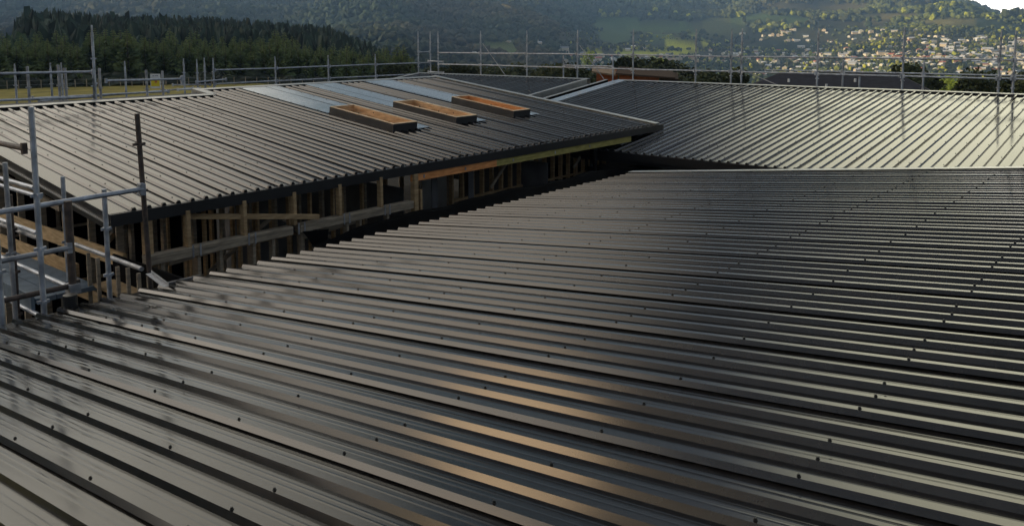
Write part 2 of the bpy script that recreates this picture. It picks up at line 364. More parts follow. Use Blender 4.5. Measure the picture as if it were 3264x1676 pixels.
for i, (a0, a1) in enumerate(boxes):
    H = .152
    mb = MB()                            # four walls of the curb, dark outside
    for x0, x1, y0, y1 in ((a0, a0+.012, YB0, YB1), (a1-.012, a1, YB0, YB1), (a0+.012, a1-.012, YB0, YB0+.012), (a0+.012, a1-.012, YB1-.012, YB1)):
        mb.hexa(slab(x0, x1, y0, y1, -.02, H))
    o = mb.build('skylight_curb', M['curb']); parts.append(o)
    mb = MB()
    for x0, x1, y0, y1 in ((a0+.0125, a0+.045, YB0+.0125, YB1-.0125), (a1-.045, a1-.0125, YB0+.0125, YB1-.0125), (a0+.0455, a1-.0455, YB0+.0125, YB0+.045), (a0+.0455, a1-.0455, YB1-.045, YB1-.0125)):
        mb.hexa(slab(x0, x1, y0, y1, -.45, H+.006))
    rim = MB()
    for x0, x1, y0, y1 in ((a0+.002, a0+.045, YB0+.002, YB1-.002), (a1-.045, a1-.002, YB0+.002, YB1-.002), (a0+.0455, a1-.0455, YB0+.002, YB0+.045), (a0+.0455, a1-.0455, YB1-.045, YB1-.002)):
        rim.hexa(slab(x0, x1, y0, y1, H+.0065, H+.016))
    rim.build('rim', M['pine_rim'], o)
    for _ in range(6):
        y = random.uniform(YB0+.2, YB1-.2); h = random.uniform(-.1, .13)
        q = P2(a1-.0457, y, h); mb.tube(q, q-Vector((.002, 0, 0)), random.uniform(.012, .022), 8, 1)
    lo = mb.build('timber_lining', [M['pine_orange' if i == 2 else 'pine_pale'], M['pine_knot']], o)
    mb = MB().hexa(slab(a0+.05, a1-.05, YB0+.05, YB1-.05, -.47, -.44)); mb.build('shaft_floor', M['pine'], o)
# timber framing beneath the second roof
zc = lambda y: E2Z + (y-E2Y)*math.tan(s2)
fr = []
TB = -2.63                               # top of the bottom beam
def stud(x, y, z0, z1, w=.045, d=.09, m='pine_grey', name='stud', along='x'):
    mb = MB(); 
    if along == 'x': mb.box((x-w/2, y-d/2, z0), (x+w/2, y+d/2, z1))
    else: mb.box((x-d/2, y-w/2, z0), (x+d/2, y+w/2, z1))
    o = mb.build(name, M[m], None, bevel=.002); fr.append(o); return o
FL = -5.38
for x in (5.35, 6.155, 6.95, 7.755, 8.56):
    stud(x, 9.80, TB+.001, E2Z-.10, .05, .09, 'pine'); stud(x+.12, 9.80, FL, TB-.125, .045, .09)
for x in (5.0, 5.8, 6.6, 7.35, 8.15): stud(x, 9.83, FL, TB-.125)
for x in (5.15, 5.6, 5.95, 6.45, 6.8, 7.2, 7.6, 8.0, 8.35, 8.8): stud(x, 10.25+random.uniform(0, .3), FL, zc(10.3)-.2, .035, .07, 'pine')
for x, z in ((5.3, -2.9), (6.3, -3.3), (7.4, -2.95)): fr.append(MB().bar((x, 10.2, z), (x+1.1, 10.25, z+.06), .04, .07).build('noggin', M['pine_grey']))
mb = MB(); mb.box((4.78, 9.72, TB-.12), (6.88, 9.86, TB-.048)); mb.box((4.78, 9.715, TB-.046), (6.88, 9.865, TB)); fr.append(mb.build('wall_plate', M['pine_grey'], bevel=.003))
mb = MB(); mb.box((7.0, 9.72, TB-.115), (9.2, 9.86, TB-.046)); mb.box((7.0, 9.715, TB-.044), (9.2, 9.865, TB)); fr.append(mb.build('wall_plate', M['pine_grey'], bevel=.003))
for x in (5.42, 6.22, 7.02, 7.83, 8.63):    # metal straps over the plate
    for dx in (-.05, .05):
        mb = MB().box((x+dx-.012, 9.710, TB-.13), (x+dx+.012, 9.7145, TB+.03)); fr.append(mb.build('metal_strap', M['galv_old']))
mb = MB().bar((5.38, 9.93, -2.26), (7.3, 9.74-.05, -2.56), .045, .07, m=0); fr.append(mb.build('loose_brace', M['pine'], bevel=.002))
# big corner posts and the lintel along the right half
stud(9.30, 9.80, -2.95, E2Z-.145, .09, .09, 'pine', 'post'); stud(9.42, 9.81, -2.95, -2.48, .045, .09, 'pine', 'post')
stud(14.55, 9.86, -3.4, E2Z-.26, .11, .11, 'wrap', 'post'); stud(4.86, 9.86, FL, E2Z-.10, .09, .11, 'pine', 'post')
mb = MB().box((9.25, 9.80, E2Z-.27), (11.35, 9.845, E2Z-.146)); fr.append(tag(mb.build('lintel', M['pine_orange']), 'orange pine lintel board under the dark fascia'))
mb = MB().box((11.352, 9.80, E2Z-.27), (15.95, 9.845, E2Z-.146)); fr.append(tag(mb.build('lintel', M['pine_green']), 'greenish treated lintel board under the dark fascia'))
for x in (9.5, 10.5, 11.8, 13.1, 14.3):
    mb = MB().box((x, 9.792, E2Z-.235), (x+.03, 9.799, E2Z-.18)); fr.append(mb.build('fixing_plate', M['galv_old']))
# internal stud walls seen through the openings
def stud_wall_x(y, xa, xb, z0, z1, step=.4, m='pine_grey', skip=()):
    x = xa; i = 0
    while x < xb:
        if i not in skip: stud(x, y, z0+.045, z1-.046, m=m)
        x += step; i += 1
    mb = MB(); mb.box((xa-.03, y-.045, z0), (xb, y+.045, z0+.044)); mb.box((xa-.03, y-.045, z1-.045), (xb, y+.045, z1))
    mb.box((xa-.028, y-.05, (z0+z1)/2-.02), (xb, y+.0, (z0+z1)/2+.022)); fr.append(mb.build('wall_plate', M[m]))
stud_wall_x(11.0, 5.2, 9.3, FL+.02, zc(11.0)-.36, .45)
stud_wall_x(13.1, 5.2, 9.3, FL+.02, zc(13.1)-.36, .4, m='pine')
stud_wall_x(12.6, 9.8, 17.0, FL+.02, zc(12.6)-.36, .45)
stud_wall_x(15.9, 5.0, 17.0, FL+.02, zc(15.9)-.2, .6)
for x0, y0, x1, y1 in ((9.6, 10.4, 9.6, 16), (13.4, 10.2, 13.4, 12.4)):
    mb = MB().box((x0, y0, FL+.02), (x1+.012, y1, -2.55)); fr.append(mb.build('wall_lining', M['grey_board']))
for x in (10.3, 11.25): stud(x, 10.35, -4.4, E2Z-.16, .14, .02, 'grey_board', 'wall_lining')
stud_wall_x(10.9, 11.3, 16.6, -3.9, zc(10.9)-.36, .29, m='pine')
for xa, xb in ((4.9, 9.4), (9.7, 11.6)): mb = MB().box((xa, 16.0, FL+.02), (xb, 16.03, -1.75)); fr.append(mb.build('wall_lining', M['wrap']))  # dark back panels added to block light and keep the underside dim
for xa, xb, z in ((11.6, 12.3, -2.75), (13.6, 14.2, -2.6), (14.9, 15.7, -2.8)): mb = MB().box((xa, 12.0, -4.4), (xb, 12.06, z)); fr.append(mb.build('wall_lining', M['h_pale']))
for xa, za, xb, zb in ((12.2, -2.95, 12.9, -2.35), (15.0, -2.9, 15.6, -2.4), (5.6, -3.6, 7.2, -2.7), (7.4, -2.75, 8.9, -3.5)):
    fr.append(MB().bar((xa, 10.7, za), (xb, 10.72, zb), .03, .06).build('brace', M['pine_grey']))
mb = MB().box((4.85, 9.7, FL-.15), (17.2, 16.6, FL)); fr.append(mb.build('floor_slab', M['concrete']))
for y in (10.6, 11.9, 12.9, 14.3):
    for x0, x1 in ((4.9, 9.5), (9.7, 17.0)):
        mb = MB().box((x0, y, zc(y)-.34), (x1, y+.045, zc(y)-.16)); fr.append(mb.build('rafter', M['pine_grey']))
# gable end boards along the left edge
for z0, z1, ya, yb, xo in ((-2.88, -2.69, 10.3, 16.4, 4.80), (-3.25, -3.06, 11.7, 16.4, 4.795), (-3.5, -3.36, 10.9, 15.0, 4.79)):
    mb = MB().box((xo-.045, ya, z0), (xo, yb, z1)); fr.append(mb.build('gable_beam', M['pine_fresh'], bevel=.003))
for y in (10.6, 11.4, 12.2, 13.0, 13.8, 14.6, 15.4): stud(4.86, y, FL, zc(y)-.26, .09, .045, 'pine_grey')
mb = MB().bar((4.7, 10.6, -2.55), (5.9, 11.9, -2.40), .045, .09); fr.append(mb.build('loose_brace', M['pine_grey']))
mb = MB().bar((4.68, 11.9, -2.30), (4.70, 14.4, -2.05), .045, .09); fr.append(mb.build('loose_brace', M['pine_grey']))
parts += fr
for q in parts: local(mid, q)

# black-wrapped gutter between the two wings
g = tag(empty('valley_gutter', (11, 8.8, -3.1)), 'black wrapped valley gutter in the gap between the two roofs', 'gutter')
mb = MB(); nseg = 44
for i in range(nseg):
    xa, xb = 7.1+i*(9.6/nseg), 7.1+(i+1)*(9.6/nseg)
    f = lambda x: -.02*math.sin(x*2.1)-.015*math.sin(x*5.3)-(.16*max(0, (9.2-x)/2.1)**1.5)-(.06*max(0, (x-14)/2))
    za, zb = -2.77+f(xa), -2.77+f(xb)
    L = [(9.62, 0), (9.52, -.02), (9.3, -.30), (8.8, -.52), (8.2, -.54), (7.6, -.50)]
    for (y0, d0), (y1, d1) in zip(L[:-1], L[1:]):
        mb.quad((xa, y0, za+d0), (xb, y0, zb+d0), (xb, y1, zb+d1), (xa, y1, za+d1))
o = mb.build('gutter_lining', M['wrap'], None); local(g, o)
mb = MB(); mb.box((7.2, 7.4, -5.4), (16.7, 7.5, -3.32)); mb.box((9.2, 9.63, -5.4), (16.7, 9.70, -2.84)); o = mb.build('wall', M['wrap']); local(g, o)
mb = MB()
for i in range(6):
    t0, t1 = i/6, (i+1)/6
    mb.quad((7.0+.16*math.sin(t0*3), 9.68-.1*t0, -2.72-.62*t0), (7.45-.2*t0, 9.66-.1*t0, -2.76-.55*t0), (7.45-.2*t1, 9.66-.1*t1, -2.76-.55*t1), (7.0+.16*math.sin(t1*3), 9.68-.1*t1, -2.72-.62*t1))
o = mb.build('loose_wrap_flap', M['wrap']); local(g, o)

# wing three: the far right roof rising to the right, and its neighbour past the break
s3 = .123; c3, n3 = math.cos(s3), math.sin(s3); E3X, E3Z = 15.22, -2.476
def P3(x, y, h=0):
    b = (x-E3X)/c3; return Vector((x - h*n3, y, E3Z + b*n3 + h*c3))
B3, N3 = (c3, 0, n3), (-n3, 0, c3)
XT = 23.40
far = tag(empty('building_wing', (19, 5, -5.4)), 'long ribbed roof at the right behind the near roof, pale where it catches the sky', 'roof', 'roofed wings of the building site')
nr3 = 98; y_first = 8.267+PITCH_RIB*33
r3 = ribbed((E3X, 0, E3Z), (0, -1, 0), B3, N3, -y_first, nr3, 0, (XT-E3X)/c3, 'roofX', None, k0=0, caps=True, lead=.09, tail=.1)
screws((E3X, 0, E3Z), (0, -1, 0), B3, N3, screw_grid(-y_first, nr3, [.25, 1.1, 2, 2.9, 3.8, 4.7, 5.6, 6.5, 7.4, 8.0], 0), r3)
S3 = lambda x0, x1, y0, y1, h0, h1: slab(x0, x1, y0, y1, h0, h1, P3)
ylow = -y_first+ (nr3-1)*PITCH_RIB; yR = -ylow
parts = [r3]
mb = MB(); mb.hexa(S3(XT-.02, XT+.12, yR, 14.97, .033, .041)); mb.hexa(S3(XT+.121, XT+.129, yR, 14.97, -.2, .041)); parts.append(mb.build('ridge_flashing', M['pale_trim']))
mb = MB().hexa(S3(XT-.012, XT-.001, yR, 14.6, .001, .032)); parts.append(mb.build('ridge_closure', M['fascia']))
mb = MB().hexa(S3(E3X+.02, XT-.025, 14.60, 15.02, .034, .042)); parts.append(mb.build('barge_flashing', M['flash']))
mb = MB(); mb.hexa(S3(E3X+.03, XT, yR, 15.0, -.25, -.012)); mb.hexa(S3(E3X-.03, E3X-.005, yR, 15.0, -.17, -.004)); parts.append(mb.build('fascia', M['fascia']))
mb = MB().box((E3X+.5, yR, -5.4), (XT-.3, 14.9, -3.0)); parts.append(mb.build('wall', M['wrap']))
mb = MB().hexa(S3(E3X+.2, XT+.1, 15.02, 15.36, -.20, -.19)); mb.hexa(S3(E3X+.2, XT+.1, 15.475, 16.125, -.30, -.29)); parts.append(mb.build('recess_lining', M['wrap']))
mb = MB().hexa(S3(E3X+.2, XT+.1, 15.37, 15.46, -.29, .016)); parts.append(mb.build('party_wall', M['wrap']))
mb = MB().hexa(S3(E3X+.2, XT+.1, 15.36, 15.47, .018, .030)); parts.append(mb.build('party_wall_capping', M['pale_trim']))
for q in parts: local(far, q)
wing4 = tag(empty('building_wing', (19, 20, -5.4)), 'dark ribbed roof in the shade at the back, beyond the skylight roof', 'roof', 'roofed wings of the building site')
nr4 = 42
r4 = ribbed((E3X, 0, E3Z), (0, -1, 0), B3, N3, -24.20, nr4, 1.4, (XT-E3X)/c3, 'roofX', None, k0=0, lead=.09, tail=.1)
parts = [r4]
mb = MB(); mb.hexa(S3(XT-.02, XT+.12, 16.1, 24.42, .033, .041)); mb.hexa(S3(XT+.121, XT+.129, 16.1, 24.42, -.2, .041)); parts.append(mb.build('ridge_flashing', M['pale_trim']))
mb = MB(); mb.hexa(S3(16.5, XT-.021, 24.26, 24.42, .034, .042)); mb.hexa(S3(16.5, XT-.021, 24.421, 24.43, -.22, .042))
parts.append(mb.build('barge_flashing', M['pale_trim'])); mb = MB(); mb.hexa(S3(16.5, XT-.021, 16.14, 16.26, .034, .042)); mb.hexa(S3(16.5, XT-.021, 16.13, 16.139, -.22, .042)); parts.append(mb.build('barge_flashing', M['pale_trim']))
mb = MB(); mb.hexa(S3(16.6, XT, 16.15, 24.4, -.25, -.012)); parts.append(mb.build('roof_framing', M['wrap']))
mb = MB(); mb.box((XT-.5, 15.5, -5.4), (XT-.3, 24.2, -1.8)); parts.append(mb.build('wall', M['wrap']))
for q in parts: local(wing4, q)

# ------------------------------------------------------------------ scaffolding
TR = .0275
def rosettes(mb, x, y, z0, z1, step=.495, off=.12, w=.052):
    z = z1-off
    while z > z0:
        mb.box((x-w, y-.012, z-.014), (x-TR+.004, y+.012, z+.014)); mb.box((x+TR-.004, y-.012, z-.014), (x+w, y+.012, z+.014))
        mb.box((x-.012, y-w, z-.013), (x+.012, y-TR+.004, z+.013)); mb.box((x-.012, y+TR-.004, z-.013), (x+.012, y+w, z+.013))
        z -= step
def standard(e, x, y, z0, z1, m='galv', lean=(0, 0), spigot=True, off=.33, r=TR):
    mb = MB(); zt = z1-.15 if spigot else z1
    a = Vector((x+lean[0], y+lean[1], z0)); b = Vector((x, y, zt)); mb.tube(a, b, r, 12)
    if spigot: mb.tube(b, Vector((x, y, z1)), r*.72, 10, r2=r*.62)
    rosettes(mb, x, y, z0, zt, off=off)
    o = mb.build('standard', M[m], None, smooth=False); local(e, o); return o
def ledger(e, a, b, m='galv', r=.0235, name='guard_rail', ends=True):
    a, b = Vector(a), Vector(b); mb = MB().tube(a, b, r, 10); d = (b-a).normalized()
    if ends:
        for q, s in ((a, 1), (b, -1)):
            c = q + d*s*.02; mb.box(tuple(c-Vector((.022, .022, .05))), tuple(c+Vector((.022, .022, .05))))
    o = mb.build(name, M[m], None); local(e, o); return o

GS = 'scaffold runs round the roofs'
sr = tag(empty('scaffold', (24.1, 11, -5.6)), 'long run of galvanised scaffold standards and two rails behind the right roof', 'scaffolding', GS)
ys = [23.9, 21.6, 19.32, 17.04, 14.77, 12.47, 11.27, 10.93, 8.62, 6.32, 4.04, 3.72, 1.4, -.9, -3.2]
for i, y in enumerate(ys):
    standard(sr, 24.1, y, -5.5, .235+random.uniform(-.015, .01) if y not in (4.04, 3.72) else .12, off=.30)
for z in (-.615, -1.08):
    for y0, y1 in zip(ys[:-1], ys[1:]):
        ledger(sr, (24.06, y0-.02, z+random.uniform(-.01, .01)), (24.06, y1+.02, z+random.uniform(-.01, .01)))
for y in (18.53, 16.34, 8.29, 6.09, 3.9): standard(sr, 25.3, y, -5.5, -.70, spigot=False, off=.4)
for y in (7.81,): standard(sr, 25.3, y, -5.5, -1.19, spigot=False)
for z in (-1.06,):
    for y0, y1 in ((18.5, 16.34), (10.7, 8.31), (8.27, 6.1), (6.07, 3.92), (3.88, 1.5)): ledger(sr, (25.3, y0, z), (25.3, y1, z))
for ya, za, yb, zb in ((21.55, -.25, 20.3, -1.6), (17.0, -.3, 15.6, -1.9), (10.9, -1.05, 9.7, -1.5)):
    ledger(sr, (24.16, ya, za), (24.2, yb, zb), r=.013, name='brace', m='galv_old', ends=False)
# corner and left back run
sb = tag(empty('scaffold', (19, 24.8, -5.6)), 'run of scaffold standards and two rails behind the skylight roof, dark pines beyond', 'scaffolding', GS)
xs = [14.68, 17.03, 19.3, 21.56]
for x in xs: standard(sb, x, 24.8, -5.5, -.645, off=.30)
standard(sb, 23.86, 24.8, -5.5, .24, off=.30); standard(sb, 24.55, 24.8, -5.5, .24, off=.30)
for z in (-1.045, -1.49):
    for x0, x1 in zip(xs+[23.86], xs[1:]+[23.86]):
        if x1 > x0: ledger(sb, (x0+.02, 24.76, z+random.uniform(-.01, .01)), (x1-.02, 24.76, z+random.uniform(-.01, .01)))
for z in (-.60, -1.045): ledger(sb, (23.9, 24.8, z), (24.52, 24.8, z))
for z in (-.98, -1.42): ledger(sb, (24.5, 24.9, z), (24.1, 23.6, z))
for x, zt in ((14.43, -.64), (14.17, -.67), (13.72, -.64)): standard(sb, x, 24.9, -5.5, zt, off=.30, m='galv')
ledger(sb, (14.0, 24.72, -1.40), (15.1, 24.72, -1.35)); ledger(sb, (13.2, 24.7, -1.45), (14.5, 24.7, -1.50), m='galv_old')
ledger(sb, (9.3, 24.7, -1.72), (13.9, 24.7, -1.58)); ledger(sb, (13.3, 24.6, -1.60), (14.1, 24.6, -1.60), m='white', r=.03)
# the cluster at the far left
sf = tag(empty('scaffold', (8.5, 21, -5.6)), 'cluster of short scaffold standards over the grass paddock at upper left', 'scaffolding', GS)
for x, y, zt in ((8.52, 24.0, -.655), (9.4, 24.0, -.655), (9.68, 24.0, -.655), (11.42, 24.0, -.65)): standard(sf, x, y, -5.5, zt, off=.42)
for x, y, zt in ((6.62, 18, -.55), (7.2, 18, -.535), (7.33, 18, -.605), (8.02, 18, -.63), (9.03, 18, -.70), (9.4, 18, -.73)): standard(sf, x, y, -5.5, zt, off=.42, spigot=False, m='galv_old', r=.027)
ledger(sf, (7.99, 17.7, -.885), (9.70, 17.7, -.915)); mb = MB().box((9.68, 17.66, -1.06), (9.73, 17.74, -.84)); o = mb.build('end_bracket', M['galv']); local(sf, o)
ledger(sf, (7.4, 20, -1.32), (10.6, 20, -1.33), r=.024)
st = tag(empty('scaffold', (7.9, 17.2, -5.6)), 'tall lone scaffold standard with two rails at the upper left roof edge', 'scaffolding', GS)
standard(st, 7.56, 17.2, -5.5, .262, off=.52, r=.027); ledger(st, (2.5, 17.16, -.60), (7.53, 17.16, -.665), r=.024); ledger(st, (2.5, 17.16, -1.09), (7.53, 17.16, -1.165), r=.024)
standard(st, 7.49, 17.1, -1.5, -.62, spigot=False, r=.02); standard(st, 7.49, 17.1, -1.9, -.80, spigot=False, r=.02); standard(st, 5.2, 17.2, -5.5, .3, off=.52, r=.027)
# pale planks lying behind that roof edge
for i, (a, b) in enumerate((((8.2, 21.6, -1.72), (8.9, 20.6, -1.72)), ((7.5, 18.7, -1.62), (8.2, 17.5, -1.50)), ((8.5, 19.3, -1.66), (9.0, 17.9, -1.50)), ((8.6, 22.6, -1.84), (9.6, 22.3, -1.78)))):
    mb = MB().bar(a, b, .18, .035)
    tag(mb.build('plank', M['pine_pale']), ['pale plank lying by the back scaffold, leftmost upper one', 'pale plank sloping just left of the tall lone standard, lowest one', 'pale plank ending beside the foot of the tall lone standard', 'pale grey plank farthest back on the paddock side'][i], 'plank', 'planks behind the roof edge')
# the warning sign on the back scaffold
sg = tag(empty('sign', (11.65, 24.0, -1.5)), 'small white and yellow notice board hung on the back scaffold', 'sign')
def face_box(cx, cz, w, h, d0, d1, m, name, par):
    F3 = Vector((math.cos(AZ), math.sin(AZ), 0)); R3 = Vector((math.sin(AZ), -math.cos(AZ), 0)); C = Vector((12.1, 23.6, 0))
    C = C + R3*cx + Uz*cz
    p = [C+R3*sx*w/2+F3*d+Uz*sz*h/2 for sz in (-1, 1) for sx, d in ((-1, d0), (1, d0), (1, d1), (-1, d1))]
    o = MB().hexa(p).build(name, M[m]); local(par, o); return o
face_box(0, -1.25, .29, .42, 0, .02, 'white', 'board', sg); face_box(0, -1.30, .25, .20, -.004, -.001, 'yellow', 'yellow_panel', sg)
for i, (x, w) in enumerate(((-.05, .05), (.01, .03), (.06, .05))): face_box(x, -1.10+.004*i, w, .018, -.004, -.001, 'ink', 'lettering', sg)
face_box(0.02, -1.27, .07, .07, -.007, -.0042, 'pine_orange', 'hazard_mark', sg)

# scaffold tower at the near left
sn = tag(empty('scaffold', (3.4, 9, -5.6)), 'blue grey scaffold tower with a dark loose tube post at the left, between the roofs', 'scaffolding', GS)
standard(sn, 2.98, 8.08, -5.4, -.61, m='galv', spigot=False, off=.80, r=.0255)
mb = MB().tube((4.20, 8.50, -2.72), (4.16, 8.53, -.78), .0265, 12); rosettes(mb, 4.165, 8.53, -1.8, -.78, off=.32, w=.065)
o = mb.build('standard', M['rust']); tag(o, 'dark rusty standard rising through the guard rail end'); local(sn, o)
standard(sn, 3.30, 8.22, -2.44, -1.53, m='rust', spigot=False, off=9, r=.036)
standard(sn, 3.90, 8.80, -5.4, -1.57, m='galv', spigot=False, off=.42, r=.0255)
standard(sn, 2.60, 7.98, -5.4, -1.60, m='galv', spigot=False, off=.42, r=.0255)
standard(sn, 3.34, 9.85, -5.4, -1.32, m='galv_old', spigot=False, off=.5, r=.0255)
standard(sn, 4.15, 10.44, -5.4, -1.64, m='galv', spigot=False, off=.3, r=.0255)
standard(sn, 3.52, 10.3, -5.4, -1.75, m='rust', spigot=False, off=.4, r=.0255)
ledger(sn, (1.6, 8.30, -1.575), (4.13, 8.42, -1.555), r=.0255)
ledger(sn, (1.6, 8.20, -1.985), (3.30, 8.20, -1.975), m='galv_old', r=.0255)
ledger(sn, (1.6, 8.22, -2.345), (3.36, 8.22, -2.35), m='rust', r=.0255)
mb = MB().box((4.10, 8.40, -1.62), (4.15, 8.49, -1.50)); o = mb.build('coupler', M['galv']); local(sn, o)
ledger(sn, (2.93, 8.14, -.985), (2.93, 11.2, -.98), m='rust', r=.0255, name='ledger')
for x, za, y0, y1, m in ((3.6, -1.63, 9.82, 13, 'galv'), (3.95, -1.88, 10.6, 14.5, 'galv'), (3.6, -2.135, 9.82, 13, 'galv'), (3.62, -2.20, 9.86, 13, 'galv_old'), (3.6, -2.60, 9.05, 13, 'galv'), (3.6, -3.09, 9.88, 13, 'galv'), (4.15, -2.44, 8.58, 10.2, 'galv_old')):
    ledger(sn, (x, y0, za), (x, y1, za+.01), m=m, r=.0255, name='ledger', ends=False)
mb = MB().box((3.25, 8.16, -2.42), (3.35, 8.28, -2.33)); o = mb.build('coupler', M['galv_old']); local(sn, o)
mb = MB()
for i in range(3): mb.box((3.66+i*.235, 10.15, -3.02), (3.66+i*.235+.225, 12.6, -2.965))
o = mb.build('deck_planks', M['deck']); local(sn, o)
mb = MB().box((3.60, 10.12, -3.08), (3.64, 12.6, -2.90)); o = mb.build('toe_board', M['deck']); local(sn, o)
# downpipe stub, steel angle offcut on the near roof's edge
mb = MB().tube((3.17, 7.97, -2.62), (3.17, 7.97, -2.36), .062, 16); dp = mb.build('pipe_stub', M['fascia']); tag(dp, 'short dark pipe stub with a white sticker at the near roof edge', 'pipe')
mb = MB().box((3.14, 7.902, -2.50), (3.175, 7.907, -2.475)); mb.build('sticker', M['white'], dp)
mb = MB().bar((4.05, 8.24, -2.405), (3.94, 7.68, -2.41), .05, .004); mb.bar((4.078, 8.23, -2.39), (3.968, 7.67, -2.395), .004, .03)
tag(mb.build('steel_channel', M['galv_old']), 'galvanised channel offcut resting on the near roof edge', 'offcut')
# studwork and boards standing in the gap at the left
gp = tag(empty('timber_frame', (4.25, 9.4, -5.4)), 'rough timber studwork standing in the gap under the near scaffold', 'timber frame')
for i, y in enumerate((8.72, 8.95, 9.2, 9.45, 9.7, 9.95, 10.2)): mb = MB().box((4.27, y-.012, -5.3), (4.31, y+.014, -2.56+random.uniform(-.04, 0))); local(gp, mb.build('stud', M['pine_grey']))
local(gp, MB().box((4.62, 8.6, -5.3), (4.65, 10.3, -2.66)).build('panel', M['wrap']))  # black sheet added behind the studs to darken the gaps between them
for z in (-2.95, -3.45): mb = MB().box((4.32, 8.7, z-.035), (4.58, 10.2, z)); local(gp, mb.build('shelf_board', M['pine']))
mb = MB().box((4.35, 8.45, -5.3), (4.75, 8.50, -2.62)); local(gp, mb.build('panel', M['grey_board']))
mb = MB().box((4.45, 8.40, -5.3), (4.60, 8.445, -2.75)); local(gp, mb.build('panel', M['pine_grey']))
for (x0, y0, x1, y1, z) in ((1.6, 9.0, 3.3, 9.2, -3.25), (2.0, 9.4, 3.5, 9.6, -3.45), (1.4, 8.7, 3.0, 8.8, -3.6)):
    local(gp, MB().bar((x0, y0, z), (x1, y1, z+.1), .14, .04).build('loose_board', M['pine']))

#TERRAIN
# ------------------------------------------------------------------ land
def az_of(px): return math.atan((px-1632)/FPX/math.cos(PITCH))           # photo column -> degrees right of the view
COLS = [-3000, -1200, 0, 400, 800, 1200, 1600, 2000, 2400, 2800, 3000, 3264, 4200, 7000]
RS = [0, 60, 120, 220, 380, 600, 850, 1200, 1700, 2300, 3000, 4200]
ZT = {
 -3000: [-5.6, -5.7, -6, -6, -7, -8, -5, 10, 65, 150, 225, 240],
 -1200: [-5.6, -5.7, -6, -6, -7, -8, -8, 5, 60, 150, 225, 240],
 0:     [-5.6, -5.8, -6, -6.5, -8, -12, -14, 0, 65, 145, 215, 230],
 400:   [-5.6, -5.8, -6, -6.5, -8, -12, -14, 0, 65, 140, 200, 220],
 800:   [-5.6, -5.8, -6, -7, -9, -14, -16, 0, 62, 135, 190, 200],
 1200:  [-5.6, -6, -7, -11, -15, -18, -12, 18, 85, 145, 180, 190],
 1600:  [-5.6, -6, -8, -16, -26, -34, -36, -18, 58, 125, 170, 180],
 2000:  [-5.6, -6, -9, -20, -36, -52, -56, -44, 8, 85, 160, 175],
 2400:  [-5.6, -6, -9, -21, -38, -56, -62, -54, -10, 65, 145, 150],
 2800:  [-5.6, -6, -9, -21, -38, -56, -62, -56, -14, 60, 122, 130],
 3000:  [-5.6, -6, -9, -21, -38, -56, -62, -56, -18, 42, 78, 75],
 3264:  [-5.6, -6, -9, -21, -38, -56, -62, -56, -24, 4, 14, 0],
 4200:  [-5.6, -6, -9, -21, -38, -56, -62, -60, -40, -30, -30, -40],
 7000:  [-5.6, -6, -9, -18, -30, -40, -40, -20, 30, 90, 150, 170]}
TAB = np.array([ZT[c] for c in COLS], float); TAZ = np.array([az_of(c) for c in COLS]); TR_ = np.array(RS, float)
_g = rng.standard_normal((64, 64))
def vnoise(x, y):
    xi = np.floor(x).astype(int); yi = np.floor(y).astype(int); fx = x-xi; fy = y-yi
    fx = fx*fx*(3-2*fx); fy = fy*fy*(3-2*fy); g = lambda a, b: _g[a % 64, b % 64]
    return (g(xi, yi)*(1-fx)+g(xi+1, yi)*fx)*(1-fy)+(g(xi, yi+1)*(1-fx)+g(xi+1, yi+1)*fx)*fy
def sm(t): return t*t*(3-2*t)
def ground_z(x, y):
    x = np.asarray(x, float); y = np.asarray(y, float); r = np.hypot(x, y)
    a = AZ-np.arctan2(y, x); a = (a+math.pi) % (2*math.pi)-math.pi
    ac = np.clip(a, TAZ[0], TAZ[-1]); i = np.clip(np.searchsorted(TAZ, ac)-1, 0, len(TAZ)-2)
    u = sm((ac-TAZ[i])/(TAZ[i+1]-TAZ[i]))
    rc = np.clip(r, 0, 4199); j = np.clip(np.searchsorted(TR_, rc, side='right')-1, 0, len(RS)-2)
    v = (rc-TR_[j])/(TR_[j+1]-TR_[j])
    z = (TAB[i, j]*(1-u)+TAB[i+1, j]*u)*(1-v)+(TAB[i, j+1]*(1-u)+TAB[i+1, j+1]*u)*v
    fw_, rt_ = r*np.cos(a), r*np.sin(a); rl_ = -900-.30*np.maximum(0, fw_-300); z = z + 150*(1-.75*np.clip((fw_-300)/700, 0, 1))*np.exp(-((rt_-rl_)/210)**2-(np.maximum(0, np.abs(fw_-800)-1350)/260)**2)  # unseen ridge added left of the view to shade the near site
    back = np.clip((np.abs(a)-1.95)/.5, 0, 1); z = z*(1-back)+back*(-6+np.clip((r-900)/12, 0, 150))
    k = np.clip((r-500)/1500, 0, 1)
    z = z + k*(22*vnoise(x/330+7, y/330)+10*vnoise(x/140, y/140+3)+4*vnoise(x/60, y/60)) + np.clip((r-60)/500, 0, 1)*1.2*vnoise(x/45, y/45)
    return z
na, nrr = 420, 150
aa = np.concatenate([np.linspace(-math.pi, -.95, 50, endpoint=False), np.linspace(-.95, .95, na), np.linspace(.95, math.pi, 51)[1:]])
rr = np.concatenate([[0.01], np.geomspace(8, 4180, nrr)])
AA, RR = np.meshgrid(aa, rr, indexing='ij'); GX = RR*np.cos(AZ-AA); GY = RR*np.sin(AZ-AA); GZ = ground_z(GX, GY)
def to_px(x, y, z):
    P = np.stack([x, y, z], -1); F = np.array(Fw); R = np.array(Rt); U = np.array(Up); d = P@F
    d = np.where(d < 1, 1e9, d); return 1632+FPX*(P@R)/d, PPY-FPX*(P@U)/d
PXX, PYY = to_px(GX, GY, GZ)
grass_dark = np.array([.045, .060, .022]); forest = np.array([.028, .046, .018]); brown = np.array([.062, .054, .026])
